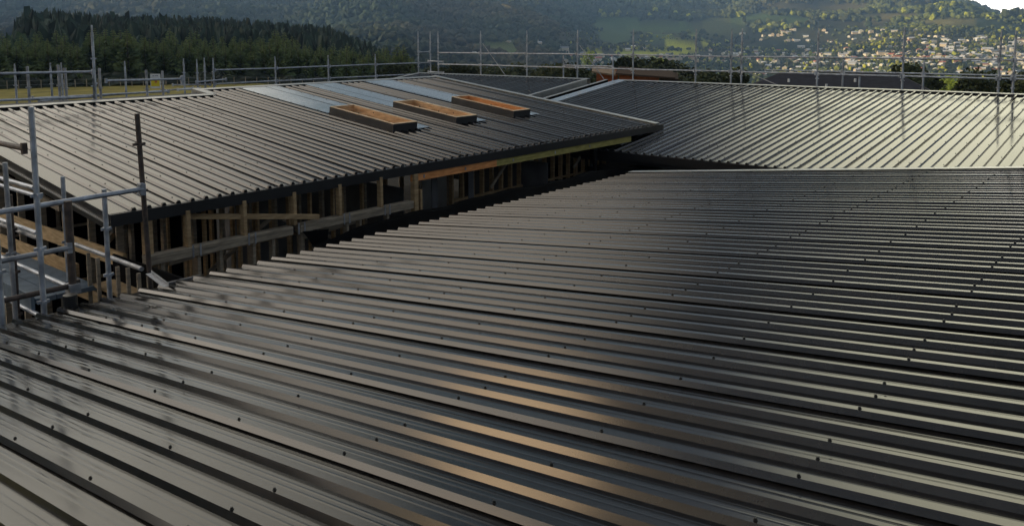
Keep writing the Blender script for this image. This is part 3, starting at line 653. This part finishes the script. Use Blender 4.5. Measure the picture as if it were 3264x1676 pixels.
n_ = vnoise(GX/160, GY/160); n2_ = vnoise(GX/50+9, GY/50)
C = forest + (brown-forest)*np.clip(.4+.5*n_+.2*n2_, 0, 1)[..., None]
def ell(cx, cy, w, h): return ((PXX-cx)/w)**2+((PYY-cy)/h)**2
FIELDS = [(1965, 78, 75, 24, (.065, .11, .030)), (2120, 90, 130, 25, (.085, .13, .032)), (2290, 86, 75, 28, (.11, .12, .036)), (2470, 62, 120, 12, (.07, .11, .03)),
          (2165, 144, 95, 16, (.46, .46, .03)), (2060, 172, 230, 7, (.40, .42, .03)), (1960, 118, 55, 24, (.06, .10, .025)), (1560, 150, 90, 12, (.10, .12, .035)),  # bright yellow strips: sunlight on the pasture put into the colour
          (2850, 55, 130, 12, (.16, .13, .04)), (3060, 75, 120, 14, (.17, .15, .045)), (2620, 30, 160, 14, (.12, .10, .04)), (1600, 165, 60, 10, (.09, .13, .04))]
PM = np.zeros(GX.shape, bool)
for cx, cy, w, h, col in FIELDS:
    m = (ell(cx, cy, w, h) < 1+.35*n2_) & (RR > 500) & (np.abs(AA) < .9); C[m] = np.array(col); PM |= m
nearm = (RR < 330); C[nearm] = (np.array([.21, .18, .045])+np.array([.03, .02, .0])*n2_[..., None])[nearm]
lawn = (RR < 52); C[lawn] = np.array([.035, .031, .026])
M['land'] = mat('land_cover', (.1, .1, .1), rough=.95, spec=.15, var=.35, vscale=.35, attr='tint', bump=.05, bscale=3)
ni, nj = GX.shape; idx = np.arange(ni*nj).reshape(ni, nj)
Fq = np.stack([idx[:-1, :-1], idx[1:, :-1], idx[1:, 1:], idx[:-1, 1:]], -1).reshape(-1, 4)
o = np_mesh('terrain', np.stack([GX, GY, GZ], -1).reshape(-1, 3), Fq[:, ::-1], [M['land']], 4, smooth=True, colors=C.reshape(-1, 3)); tag(o, kind='structure')

# ---- masses of distant woodland
def leaf_mat(name, var=.35):
    m = mat(name, (.1, .1, .1), rough=.8, spec=.2, var=var, vscale=.25, attr='tint'); return m
M['wood'] = leaf_mat('woodland'); 
M['needles'] = mat('pine_needles', (.13, .19, .085), rough=.85, spec=.1, var=.4, vscale=.4, col2=(.25, .29, .11))
M['bark'] = mat('bark', (.09, .07, .05), rough=.9, var=.3)
M['leaf'] = mat('foliage', (.035, .050, .016), rough=.75, spec=.25, var=.5, vscale=1.2, col2=(.08, .09, .025))
M['leaf_lit'] = mat('sunlit_tinted_foliage', (.30, .36, .02), rough=.7, var=.3, vscale=2)  # sunlight painted into the leaf colour as a bright yellow green
def ico():
    t = (1+5**.5)/2; v = np.array([(-1,t,0),(1,t,0),(-1,-t,0),(1,-t,0),(0,-1,t),(0,1,t),(0,-1,-t),(0,1,-t),(t,0,-1),(t,0,1),(-t,0,-1),(-t,0,1)], float)
    v /= np.linalg.norm(v[0]); f = np.array([(0,11,5),(0,5,1),(0,1,7),(0,7,10),(0,10,11),(1,5,9),(5,11,4),(11,10,2),(10,7,6),(7,1,8),(3,9,4),(3,4,2),(3,2,6),(3,6,8),(3,8,9),(4,9,5),(2,4,11),(6,2,10),(8,6,7),(9,8,1)])
    return v, f
IV, IF = ico()
def clumps(name, X, Y, Z, R, H, tint, conifer=False):
    n = len(X); ang = rng.uniform(0, 6.28, n); ca, sa = np.cos(ang), np.sin(ang)
    B = IV[None]*(1+rng.uniform(-.38, .38, (n, 12, 1)))
    x = B[..., 0]*ca[:, None]-B[..., 1]*sa[:, None]; y = B[..., 0]*sa[:, None]+B[..., 1]*ca[:, None]; z = B[..., 2]
    if conifer:
        k = np.clip(1.1-.75*(z+1)/2*1.3, .06, 1.2); x = x*np.maximum(k, .34); y = y*np.maximum(k, .34)
    V = np.stack([X[:, None]+x*R[:, None], Y[:, None]+y*R[:, None], Z[:, None]+(z*.5+.42)*H[:, None]], -1).reshape(-1, 3)
    Fc = (IF[None]+12*np.arange(n)[:, None, None]).reshape(-1, 3)
    c = np.repeat(tint[:, None, :], 12, 1)*(1+rng.uniform(-.2, .2, (n, 12, 1)))
    return V, Fc, c.reshape(-1, 3)
def scatter(a0, a1, r0, r1, n):
    a = rng.uniform(a0, a1, n); r = np.sqrt(rng.uniform(r0*r0, r1*r1, n)); return r*np.cos(AZ-a), r*np.sin(AZ-a), a, r
def mass(name, X, Y, R, H, tint, conifer=False):
    V, Fc, c = clumps(name, X, Y, ground_z(X, Y)-.4, R, H, tint, conifer)
    o = np_mesh(name, V, Fc, [M['wood']], 3, colors=c); return tag(o, kind='stuff')
def in_field(px, py):
    m = np.zeros(px.shape, bool)
    for cx, cy, w, h, col in FIELDS: m |= (((px-cx)/w)**2+((py-cy)/h)**2 < 1.02)
    return m
# hill woods
X, Y, a, r = scatter(az_of(-500), az_of(3900), 620, 3000, 52000)
Z = ground_z(X, Y); px, py = to_px(X, Y, Z)
nn = vnoise(X/160, Y/160); n5 = vnoise(X/70+4, Y/70)
town = (px > 1780) & (r > 700) & (r < 2100) & (py > 100)
keep = ~in_field(px, py) & ~(town & (rng.random(len(X)) < .62))
keep &= (n5 > -1.3) | (px < 1500)
X, Y, r, px, nn, n5 = [q[keep] for q in (X, Y, r, px, nn, n5)]
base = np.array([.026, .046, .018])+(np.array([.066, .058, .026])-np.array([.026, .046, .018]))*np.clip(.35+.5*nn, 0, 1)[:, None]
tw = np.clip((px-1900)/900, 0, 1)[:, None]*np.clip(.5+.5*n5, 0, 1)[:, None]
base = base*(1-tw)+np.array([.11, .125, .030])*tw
litm = (rng.random(len(X)) < .16) & (px > 1900) & (r < 2100); base[litm] = np.array([.30, .32, .035])*rng.uniform(.45, 1.25, (int(litm.sum()), 1))  # random crowns tinted bright yellow to stand for sunlit trees
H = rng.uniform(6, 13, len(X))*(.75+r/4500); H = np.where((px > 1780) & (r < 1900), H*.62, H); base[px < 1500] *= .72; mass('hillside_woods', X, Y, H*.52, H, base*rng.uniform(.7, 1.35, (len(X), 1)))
X, Y, a, r = scatter(az_of(1800), az_of(3500), 650, 1800, 5200); Z = ground_z(X, Y); px, py = to_px(X, Y, Z); kp = (py > 105) & ~in_field(px, py); X, Y = X[kp], Y[kp]; n_t = len(X)
gt = np.array([.05, .062, .02])*rng.uniform(.5, 1.6, (n_t, 1)); lt = rng.random(n_t) < .22; gt[lt] = np.array([.34, .34, .03])*rng.uniform(.5, 1.2, (int(lt.sum()), 1))  # some crowns carry a painted sunlit yellow
H = rng.uniform(3, 7.5, n_t); mass('garden_trees', X, Y, H*rng.uniform(.3, .5, n_t), H, gt)
n_s = 60; px_ = rng.uniform(2600, 3400, n_s); a_ = np.arctan((px_-1632)/FPX/math.cos(PITCH)); rg = np.geomspace(1800, 4000, 90)
zz = ground_z(rg[:, None]*np.cos(AZ-a_), rg[:, None]*np.sin(AZ-a_)); k_ = np.argmax(zz/rg[:, None], 0); r_ = rg[k_]
H = rng.uniform(8, 24, n_s); mass('ridge_trees', r_*np.cos(AZ-a_), r_*np.sin(AZ-a_), H*rng.uniform(.35, .6, n_s), H, np.array([.05, .06, .02])*rng.uniform(.6, 1.3, (n_s, 1)))
# the dark plantation block, with a hard upper edge
px_ = rng.uniform(70, 1230, 2600); r_ = rng.uniform(175, 330, 2600); a_ = np.arctan((px_-1632)/FPX/math.cos(PITCH))
top = np.interp(px_, [70, 110, 300, 700, 1050, 1180, 1230], [62, 30, 42, 52, 78, 128, 165])
X = r_*np.cos(AZ-a_); Y = r_*np.sin(AZ-a_); zt = (118-top)/FPX*r_
H = zt-ground_z(X, Y)+rng.normal(0, .45, len(X))
H = H*np.where(r_ < 230, .86, 1); m = H > 3
tint = np.array([.030, .046, .032])*rng.uniform(.6, 1.5, (len(X), 1))
mass('pine_plantation', X[m], Y[m], rng.uniform(2.2, 3.3, m.sum()), H[m], tint[m], True)
# left flank, paler and lower
px_ = rng.uniform(-500, 95, 500); r_ = rng.uniform(150, 320, 500); a_ = np.arctan((px_-1632)/FPX/math.cos(PITCH))
X = r_*np.cos(AZ-a_); Y = r_*np.sin(AZ-a_)
mass('young_plantation', X, Y, rng.uniform(1.6, 2.4, 500), rng.uniform(5.5, 8.5, 500), np.array([.055, .090, .045])*rng.uniform(.6, 1.4, (500, 1)), True)
# undergrowth along the foot of the trees
px_ = rng.uniform(-400, 1300, 900); r_ = rng.uniform(116, 132, 900); a_ = np.arctan((px_-1632)/FPX/math.cos(PITCH))
X = r_*np.cos(AZ-a_); Y = r_*np.sin(AZ-a_)
mass('undergrowth', X, Y, rng.uniform(.8, 1.6, 900), rng.uniform(.8, 2.2, 900), np.array([.022, .028, .014])*rng.uniform(.6, 1.5, (900, 1)))
# grass on the paddock
px_ = rng.uniform(-500, 1300, 9000); r_ = rng.uniform(52, 115, 9000); a_ = np.arctan((px_-1632)/FPX/math.cos(PITCH))
X = r_*np.cos(AZ-a_); Y = r_*np.sin(AZ-a_)
mass('grass', X, Y, rng.uniform(.15, .5, 9000), rng.uniform(.1, .28, 9000), np.array([.23, .20, .05])*rng.uniform(.6, 1.3, (9000, 1)))

# ---- single trees
def conifer_mesh(h, rad, seed):
    R = random.Random(seed); mb = MB(); nb = 26
    mb.tube((0, 0, 0), (0, 0, h*.97), .10, 6, 1, r2=.015)
    for i in range(nb):
        t = (i+.6)/nb; z = h*(.08+.90*t); L = rad*(1-t)**.8*R.uniform(.75, 1.2)+.12; m = 7 if t < .7 else 5; o0 = R.uniform(0, 6)
        for k in range(m):
            a = o0+6.283*k/m+R.uniform(-.3, .3); d = Vector((math.cos(a), math.sin(a), 0)); p = Vector((-d.y, d.x, 0))
            l = L*R.uniform(.7, 1.15); rise = l*R.uniform(.05, .35)
            A0 = Vector((0, 0, z)); tip = A0+d*l+Uz*rise; w = l*.28
            for q0, q1 in ((.15, .6), (.45, 1.0)):
                c0 = A0.lerp(tip, q0); c1 = A0.lerp(tip, q1); ww = w*(1.1-q0*.5)
                mb.poly([c0, c0.lerp(c1, .5)+p*ww-Uz*ww*R.uniform(.1, .8), c1], 0); mb.poly([c0, c0.lerp(c1, .5)-p*ww-Uz*ww*R.uniform(.1, .8), c1], 0)
                mb.poly([c0, c0.lerp(c1, .5)+Uz*ww*R.uniform(.4, .9), c1], 0)
    return mb
def split_tree(mb, name, mats):
    """crown and trunk as two parts sharing the thing"""
    e = bpy.data.objects.new(name, None); COL.objects.link(e)
    for mi, pn in ((0, 'crown'), (1, 'trunk')):
        fs = [f for f, m in zip(mb.f, mb.m) if m == mi]; used = sorted({i for f in fs for i in f}); mp_ = {u: k for k, u in enumerate(used)}
        me = bpy.data.meshes.new(pn); me.from_pydata([mb.v[u] for u in used], [], [tuple(mp_[i] for i in f) for f in fs]); me.materials.append(mats[mi])
        o = bpy.data.objects.new(pn, me); COL.objects.link(o); o.parent = e
    return e
def copy_tree(e):
    c = e.copy(); COL.objects.link(c)
    for ch in e.children:
        d = ch.copy(); COL.objects.link(d); d.parent = c
    return c
ORD = ('first second third fourth fifth sixth seventh eighth ninth tenth eleventh twelfth thirteenth fourteenth fifteenth sixteenth seventeenth eighteenth nineteenth twentieth').split()
TENS = {2: 'twenty', 3: 'thirty', 4: 'forty', 5: 'fifty', 6: 'sixty'}
def nth(i, n):
    k = i+1
    if k == 1: return 'leftmost'
    if k == n: return 'rightmost'
    if k > 20 and k % 10: return TENS[k//10]+' '+ORD[k % 10-1]
    return ORD[k-1] if k <= 20 else TENS[k//10][:-1]+'ieth'
def place(protos, used, x, y, sc, label, cat, group, sink=.15):
    k = random.randrange(len(protos))
    if k not in used: o = protos[k]; used.add(k)
    else: o = copy_tree(protos[k])
    o.location = (x, y, float(ground_z(x, y))-sink); o.scale = (sc*random.uniform(.85, 1.15), sc*random.uniform(.85, 1.15), sc); o.rotation_euler = (0, 0, random.uniform(0, 6.28))
    tag(o, label, cat, group); return o
protos = [split_tree(conifer_mesh(6, 1.75, s), 'pine_tree', [M['needles'], M['bark']]) for s in range(5)]
used = set(); NP = 0
for row, (r0, r1, n) in enumerate(((119, 128, 62), (131, 144, 60), (148, 168, 56))):
    for i in range(n):
        px = -60+(1330+60)*(i+random.uniform(.1, .9))/n; r = random.uniform(r0, r1); a = az_of(px)
        tall = 1.05+.22*min(1, max(0, vnoise(np.array([px/90.]), np.array([row*3.1]))[0]))+.10*row
        if px > 1150: tall *= .9
        place(protos, used, r*math.cos(AZ-a), r*math.sin(AZ-a), tall*random.uniform(.78, 1.08)*.93,
              nth(i, n)+[' young pine from the left in the front row beyond the grass paddock', ' young pine from the left in the middle row beyond the paddock', ' pine from the left in the taller back row before the dark plantation'][row], 'tree', 'young pines beyond the paddock')
def broad_mesh(h, rad, seed, n=900):
    R = random.Random(seed); mb = MB(); mb.tube((0, 0, 0), (0, 0, h*.55), rad*.09, 7, 1, r2=rad*.04)
    lobes = []
    for i in range(11):
        a = R.uniform(0, 6.28); q = rad*R.uniform(.15, .65); z = h*R.uniform(.38, .82); lobes.append((Vector((q*math.cos(a), q*math.sin(a), z)), rad*R.uniform(.32, .55)))
        mb.tube((0, 0, h*.3), lobes[-1][0], rad*.03, 5, 1, r2=rad*.008)
    for i in range(n):
        c, q = R.choice(lobes); d = Vector((R.gauss(0, 1), R.gauss(0, 1), R.gauss(0, .8))).normalized()*q*R.uniform(.55, 1.05); P = c+d
        s = rad*R.uniform(.05, .11); u = Vector((R.gauss(0, 1), R.gauss(0, 1), R.gauss(0, 1))).normalized(); v = u.orthogonal().normalized()
        mb.quad(P-u*s-v*s*.6, P+u*s-v*s*.5, P+u*s*.8+v*s*.7, P-u*s*.9+v*s*.6, 0)
    return mb
bp = [split_tree(broad_mesh(7, 2.9, 50+s), 'broadleaf_tree', [M['leaf'], M['bark']]) for s in range(4)]
bused = set()
def put(px, topy, r, label, k=None, w=1.0, mats=None):
    a = az_of(px); x, y = r*math.cos(AZ-a), r*math.sin(AZ-a); zt = (118-topy)/FPX*r; h = zt-float(ground_z(x, y))
    o = place(bp, bused, x, y, max(.25, h/6.7), label, 'tree', 'trees on the valley edge behind the scaffold'); o.scale.x *= w; o.scale.y *= w; return o
hedge = [(1240+i*27+random.uniform(-8, 8), random.uniform(196, 226), random.uniform(95, 150)) for i in range(34)]
def row_of(L, phrase, w):
    L = sorted(L)
    for i, (px, ty, r) in enumerate(L): put(px, ty, r, nth(i, len(L))+' '+phrase, w=w)
row_of(hedge, 'dark bushy tree from the left behind the rails right of the scaffold corner', 1.25)
row_of([(1975, 182, 120), (2010, 176, 128), (2050, 180, 122), (2090, 186, 130), (2130, 190, 125), (2170, 200, 120)], 'dense dark tree from the left above the orange walled house', 1.3)
row_of([(2225, 224, 90), (2270, 215, 92), (2310, 208, 95), (2350, 222, 88), (2240, 234, 84), (2295, 236, 84)], 'olive tree from the left of the clump beside the grey hipped roof', 1.3)
row_of([(2900, 196, 110), (2935, 203, 112), (2870, 206, 115)], 'dark tree of the three behind the right end of the grey roof', 1.1)
row_of([(3105, 198, 75), (3075, 222, 78), (3135, 226, 76)], 'tall dark tree of the three beside the last scaffold standards', .95)
row_of([(2985, 276, 62), (3020, 272, 62), (3050, 270, 60), (3090, 276, 62), (3130, 268, 60), (3170, 262, 62), (3210, 256, 62), (3250, 240, 64), (3300, 236, 64), (3220, 210, 80), (3265, 205, 82)], 'low dark shrub from the left behind the right end of the right roof', 1.2)
yt = [(1870, 156, 500, 1.0), (2082, 176, 380, 1.0), (2990, 218, 250, 1.1), (3055, 226, 240, 1.0), (2740, 205, 330, .9), (2640, 214, 320, .8)]
yp = split_tree(broad_mesh(7, 2.9, 90, 500), 'broadleaf_tree', [M['leaf_lit'], M['bark']])
yl = ['small yellow green tree standing alone below the hill pastures', 'yellow green tree under the bright strip of pasture', 'bright lime tree left of the tall dark conical tree', 'bright lime tree nearest the tall dark conical tree', 'yellow tree above the middle of the grey roof', 'small lime tree above the left half of the grey roof']
for i, (px, ty, r, w) in enumerate(yt):
    o = yp if i == 0 else copy_tree(yp); a = az_of(px); x, y = r*math.cos(AZ-a), r*math.sin(AZ-a); gz = float(ground_z(x, y)); h = max(4, (118-ty)/FPX*r-gz)
    h = min(h, 16); o.location = (x, y, (118-ty)/FPX*r-h); s = h/6.7; o.scale = (s*w*.8, s*w*.8, s); tag(o, yl[i], 'tree', 'sunlit yellow green trees')

# ---- paddock fence
fe = tag(empty('fence', (0, 0, 0)), 'post and wire fence along the far side of the paddock', 'fence')
prev = None
for i in range(40):
    px = -40+i*36; a = az_of(px); r = 114-px*.003; x, y = r*math.cos(AZ-a), r*math.sin(AZ-a); z = float(ground_z(x, y))
    mb = MB().tube((x, y, z-.3), (x, y, z+1.05), .05, 6); o = mb.build('fence_post', M['pine_grey'], fe)
    if prev:
        for hh in (.5, 1.0): MB().tube((prev[0], prev[1], prev[2]+hh), (x, y, z+hh), .012, 4).build('fence_wire', M['galv_old'], fe)
    prev = (x, y, z)

# ---- neighbouring houses just past the roofs
def ray_at(px, py, r):
    a = az_of(px); return r*math.cos(AZ-a), r*math.sin(AZ-a), (118-py)/FPX*r
def hip_house(name, label, pxl, pxr, py_ridge, py_eave, pxrl, pxrr, r, wallm, roofm, depth=9):
    e = tag(empty(name), label, 'house', 'neighbouring houses behind the right scaffold')
    L = Vector(ray_at(pxl, py_eave, r)); Rr = Vector(ray_at(pxr, py_eave, r)); ze = (L.z+Rr.z)/2; L.z = Rr.z = ze; zr = ray_at(0, py_ridge, r)[2]
    d = (Rr-L); w = d.length; d.normalize(); f = Vector((-d.y, d.x, 0)); f = f if f.dot(Fh) > 0 else -f
    t0, t1 = (pxrl-pxl)/(pxr-pxl), (pxrr-pxl)/(pxr-pxl)
    A0, A1 = L, Rr; B0, B1 = L+f*depth, Rr+f*depth; R0 = L+d*w*t0+f*depth/2; R1 = L+d*w*t1+f*depth/2; R0.z = R1.z = zr
    mb = MB(); mb.quad(A0, A1, R1, R0); mb.quad(B1, B0, R0, R1); mb.poly([A0, R0, B0]); mb.poly([A1, B1, R1]); mb.quad(A0-Uz*.18, A1-Uz*.18, A1, A0); mb.quad(A0-Uz*.18, A0, B0, B0-Uz*.18); mb.quad(A0-Uz*.18, B0-Uz*.18, B1-Uz*.18, A1-Uz*.18)
    ro = mb.build('roof', roofm, e)
    g = ze-4; mb = MB(); q = .45; mb.hexa([A0+d*q+f*q-Uz*3.6, A1-d*q+f*q-Uz*3.6, B1-d*q-f*q-Uz*3.6, B0+d*q-f*q-Uz*3.6, A0+d*q+f*q-Uz*.19, A1-d*q+f*q-Uz*.19, B1-d*q-f*q-Uz*.19, B0+d*q-f*q-Uz*.19]); mb.build('wall', wallm, e)
    return e, ro, L, d, f, w, ze, zr
M['tile_dark'] = mat('dark_grey_roof', (.030, .031, .040), rough=.95, spec=.1, var=.2, vscale=2, bump=.01, bscale=12)
M['tile_tan'] = mat('tan_roof', (.26, .19, .13), rough=.9, spec=.1, var=.2)
M['wall_orange'] = mat('terracotta_wall', (.36, .12, .05), rough=.9, spec=.1, var=.2)
e, ro, L, d, f, w, ze, zr = hip_house('house', 'large low house with a dark grey hipped roof just behind the right scaffold', 2330, 3010, 236, 296, 2480, 2880, 58, M['wall_orange'], M['tile_dark'], 11)
for t, v in ((.27, .55), (.60, .6), (.46, .35)):
    P = L+d*w*t+f*5.5*v; P.z = ze+(zr-ze)*v
    MB().tube(P-Uz*.05, P+Uz*.22, .08, 8).build('roof_vent', M['white'], ro)
e = tag(empty('house'), 'low house with an orange wall and thin tan skillion roofs peeping over the roof break', 'house', 'neighbouring houses behind the right scaffold')
def sk(px0, px1, y0, y1, thick, r, dep, m, nm):
    a, b = Vector(ray_at(px0, y0, r)), Vector(ray_at(px1, y1, r)); d = b-a; f = Vector((-d.y, d.x, 0)).normalized(); f = f if f.dot(Fh) > 0 else -f
    t = Uz*(thick/FPX*r); MB().hexa([a-t, b-t, b+f*dep-t+Uz*.25, a+f*dep-t+Uz*.25, a, b, b+f*dep+Uz*.25, a+f*dep+Uz*.25]).build(nm, m, e)
M['tan_edge'] = mat('brown_fascia', (.07, .048, .036), rough=.95, spec=.05)
sk(1885, 1962, 226, 238, 5, 60, 5, M['tile_tan'], 'roof'); sk(1960, 2150, 233, 246, 5, 59, 6, M['tan_edge'], 'roof')
sk(1972, 2098, 239.5, 247, 40, 59.6, 5, M['wall_orange'], 'wall'); sk(2100, 2160, 248, 251, 40, 59.7, 5, M['tan_edge'], 'wall'); sk(1900, 1968, 233, 240, 45, 61, 4, M['wall_orange'], 'wall')

# ---- the town in the valley
M['h_white'] = mat('pale_weatherboard', (.66, .61, .48), rough=.7, var=.15)
M['h_cream'] = mat('cream_wall', (.58, .48, .34), rough=.7, var=.15)
M['h_roof'] = [mat('pale_iron_roof', (.62, .61, .60), rough=.4), mat('grey_iron_roof', (.20, .21, .22), rough=.45), mat('red_tile_roof', (.40, .13, .07), rough=.7), mat('white_iron_roof', (.80, .79, .76), rough=.35), mat('brown_tile_roof', (.16, .10, .07), rough=.7)]
def house_mb(w, dd, h, rh):
    mb = MB(); x, y = w/2, dd/2
    mb.quad((-x,-y,-2),(x,-y,-2),(x,-y,h),(-x,-y,h)); mb.quad((x,y,-2),(-x,y,-2),(-x,y,h),(x,y,h)); mb.poly([(x,-y,-2),(x,y,-2),(x,y,h),(x,0,h+rh),(x,-y,h)]); mb.poly([(-x,y,-2),(-x,-y,-2),(-x,-y,h),(-x,0,h+rh),(-x,y,h)])
    o = .5; k = rh*(y+o)/y
    mb.quad((-x-o,-y-o,h+rh-k),(x+o,-y-o,h+rh-k),(x+o,0,h+rh+.1),(-x-o,0,h+rh+.1),1); mb.quad((x+o,y+o,h+rh-k),(-x-o,y+o,h+rh-k),(-x-o,0,h+rh+.1),(x+o,0,h+rh+.1),1)
    for s in (-.3, .05, .32): mb.quad((w*s-.7,-y-.03,1),(w*s+.7,-y-.03,1),(w*s+.7,-y-.03,2.1),(w*s-.7,-y-.03,2.1),2)
    return mb
M['glass'] = mat('window_glass', (.03, .04, .05), rough=.15)
protos = []
for w_, d_, h_, rh in ((13, 8, 2.9, 2.0), (16, 9, 3.0, 1.8), (11, 8, 5.4, 1.9)):
    for ri in range(5):
        mb = house_mb(w_, d_, h_, rh); protos.append((mb, ri))
cache = {}
def samp():
    z = random.random()
    if z < .36: return random.uniform(1850, 3300), random.uniform(168, 205)
    if z < .62: return random.uniform(2420, 3300), random.uniform(178, 245)
    if z < .85: return random.uniform(2950, 3330), random.uniform(118, 200)
    if z < .94: return random.uniform(2350, 2950), random.uniform(95, 170)
    return random.uniform(1480, 2300), random.uniform(135, 205)
def ray_ground(px, py):
    rs = np.geomspace(260, 2600, 700); a = az_of(px); x = rs*math.cos(AZ-a); y = rs*math.sin(AZ-a)
    _, yy = to_px(x, y, ground_z(x, y)); run = np.minimum.accumulate(yy); ok = np.where((yy <= py) & (yy <= run+1e-6))[0]
    if not len(ok): return None
    return x[ok[0]], y[ok[0]], rs[ok[0]]
def one_house(rest=None):
    for _ in range(30):
        px, py = samp(); q = ray_ground(px, py)
        if q is None or q[2] < 420: continue
        if in_field(np.array([px]), np.array([py]))[0]: continue
        return q
    return None
col_word = ['pale roofed', 'grey roofed', 'red roofed', 'white roofed', 'brown roofed']
HL = []; nh = 0; extra_V, extra_F, extra_M = [], [], []
while nh < 300:
    q = one_house()
    if q is None: continue
    x, y, r = q; wt = random.choices(range(5), (3, 2.4, 1.2, 3, 1))[0]; k = random.randrange(3)*5+wt
    wc = random.random() < .6
    if (k, wc) not in cache:
        mb, ri = protos[k]; o = mb.build('house', [M['h_white'] if wc else M['h_cream'], M['h_roof'][ri], M['glass']]); cache[(k, wc)] = o
    else: o = cache[(k, wc)].copy(); COL.objects.link(o)
    s = random.uniform(.62, .98); o.scale = (s, s, s); o.location = (x, y, float(ground_z(x, y))); o.rotation_euler = (0, 0, random.choice((0, 1.57))+random.gauss(.5, .35))
    hx, hy = [float(v) for v in to_px(np.array(x), np.array(y), np.array(float(ground_z(x, y))))]
    zone = 'uphill' if hy < 135 else 'mid town' if hy < 170 else 'low in town' if hy < 200 else 'at town foot'
    bays = [(1841, 'in the left rail bays'), (2019, 'before the close pair'), (2333, 'at the close pair'), (2610, 'right of the close pair'), (2883, 'over the grey roof'), (3205, 'before the last standards'), (9999, 'past the last standards')]
    HL.append((('large ' if s > .86 else 'small ' if s < .72 else '')+('tall ' if k >= 10 else 'long ' if k >= 5 else '')+col_word[wt]+(' white ' if wc else ' cream ')+'house '+zone+', '+[w for lim, w in bays if hx < lim][0], hx, o)); nh += 1
for L in sorted({h[0] for h in HL}):
    q = sorted([h for h in HL if h[0] == L], key=lambda h: h[1])
    for i, h in enumerate(q): tag(h[2], L if len(q) == 1 else nth(i, len(q))+' '+L, 'house', 'houses of the valley town')
V, Fc, Mi = [], [], []
for i in range(420):
    q = one_house()
    if q is None: continue
    x, y, r = q; mb, ri = protos[random.randrange(15)]; a = random.uniform(0, 3.14); s = random.uniform(.45, .75); gz = float(ground_z(x, y)); n = len(V)
    for vx, vy, vz in mb.v: V.append((x+s*(vx*math.cos(a)-vy*math.sin(a)), y+s*(vx*math.sin(a)+vy*math.cos(a)), gz+s*vz))
    for fc, mi in zip(mb.f, mb.m): Fc.append(tuple(n+j for j in fc)); Mi.append({0: 0, 1: 2+ri, 2: 1}[mi])
mb = MB(); mb.v, mb.f, mb.m = V, Fc, Mi; tag(mb.build('town_houses', [M['h_white'], M['glass']]+M['h_roof']), kind='stuff')

# ------------------------------------------------------------------ air
m = bpy.data.materials.new('haze'); m.use_nodes = True; t = m.node_tree; t.nodes.clear()
ou = N(t, 'ShaderNodeOutputMaterial'); pv = N(t, 'ShaderNodeVolumePrincipled'); pv.inputs['Color'].default_value = (.36, .60, 1, 1); pv.inputs['Density'].default_value = 2.0e-4; pv.inputs['Anisotropy'].default_value = .3
t.links.new(pv.outputs[0], ou.inputs['Volume'])
zlo = float(GZ.min())-1.5; zhi = float(GZ.max())+25
tag(MB().box((-4300, -4300, zlo), (4300, 4300, zhi)).build('haze', m), kind='stuff')
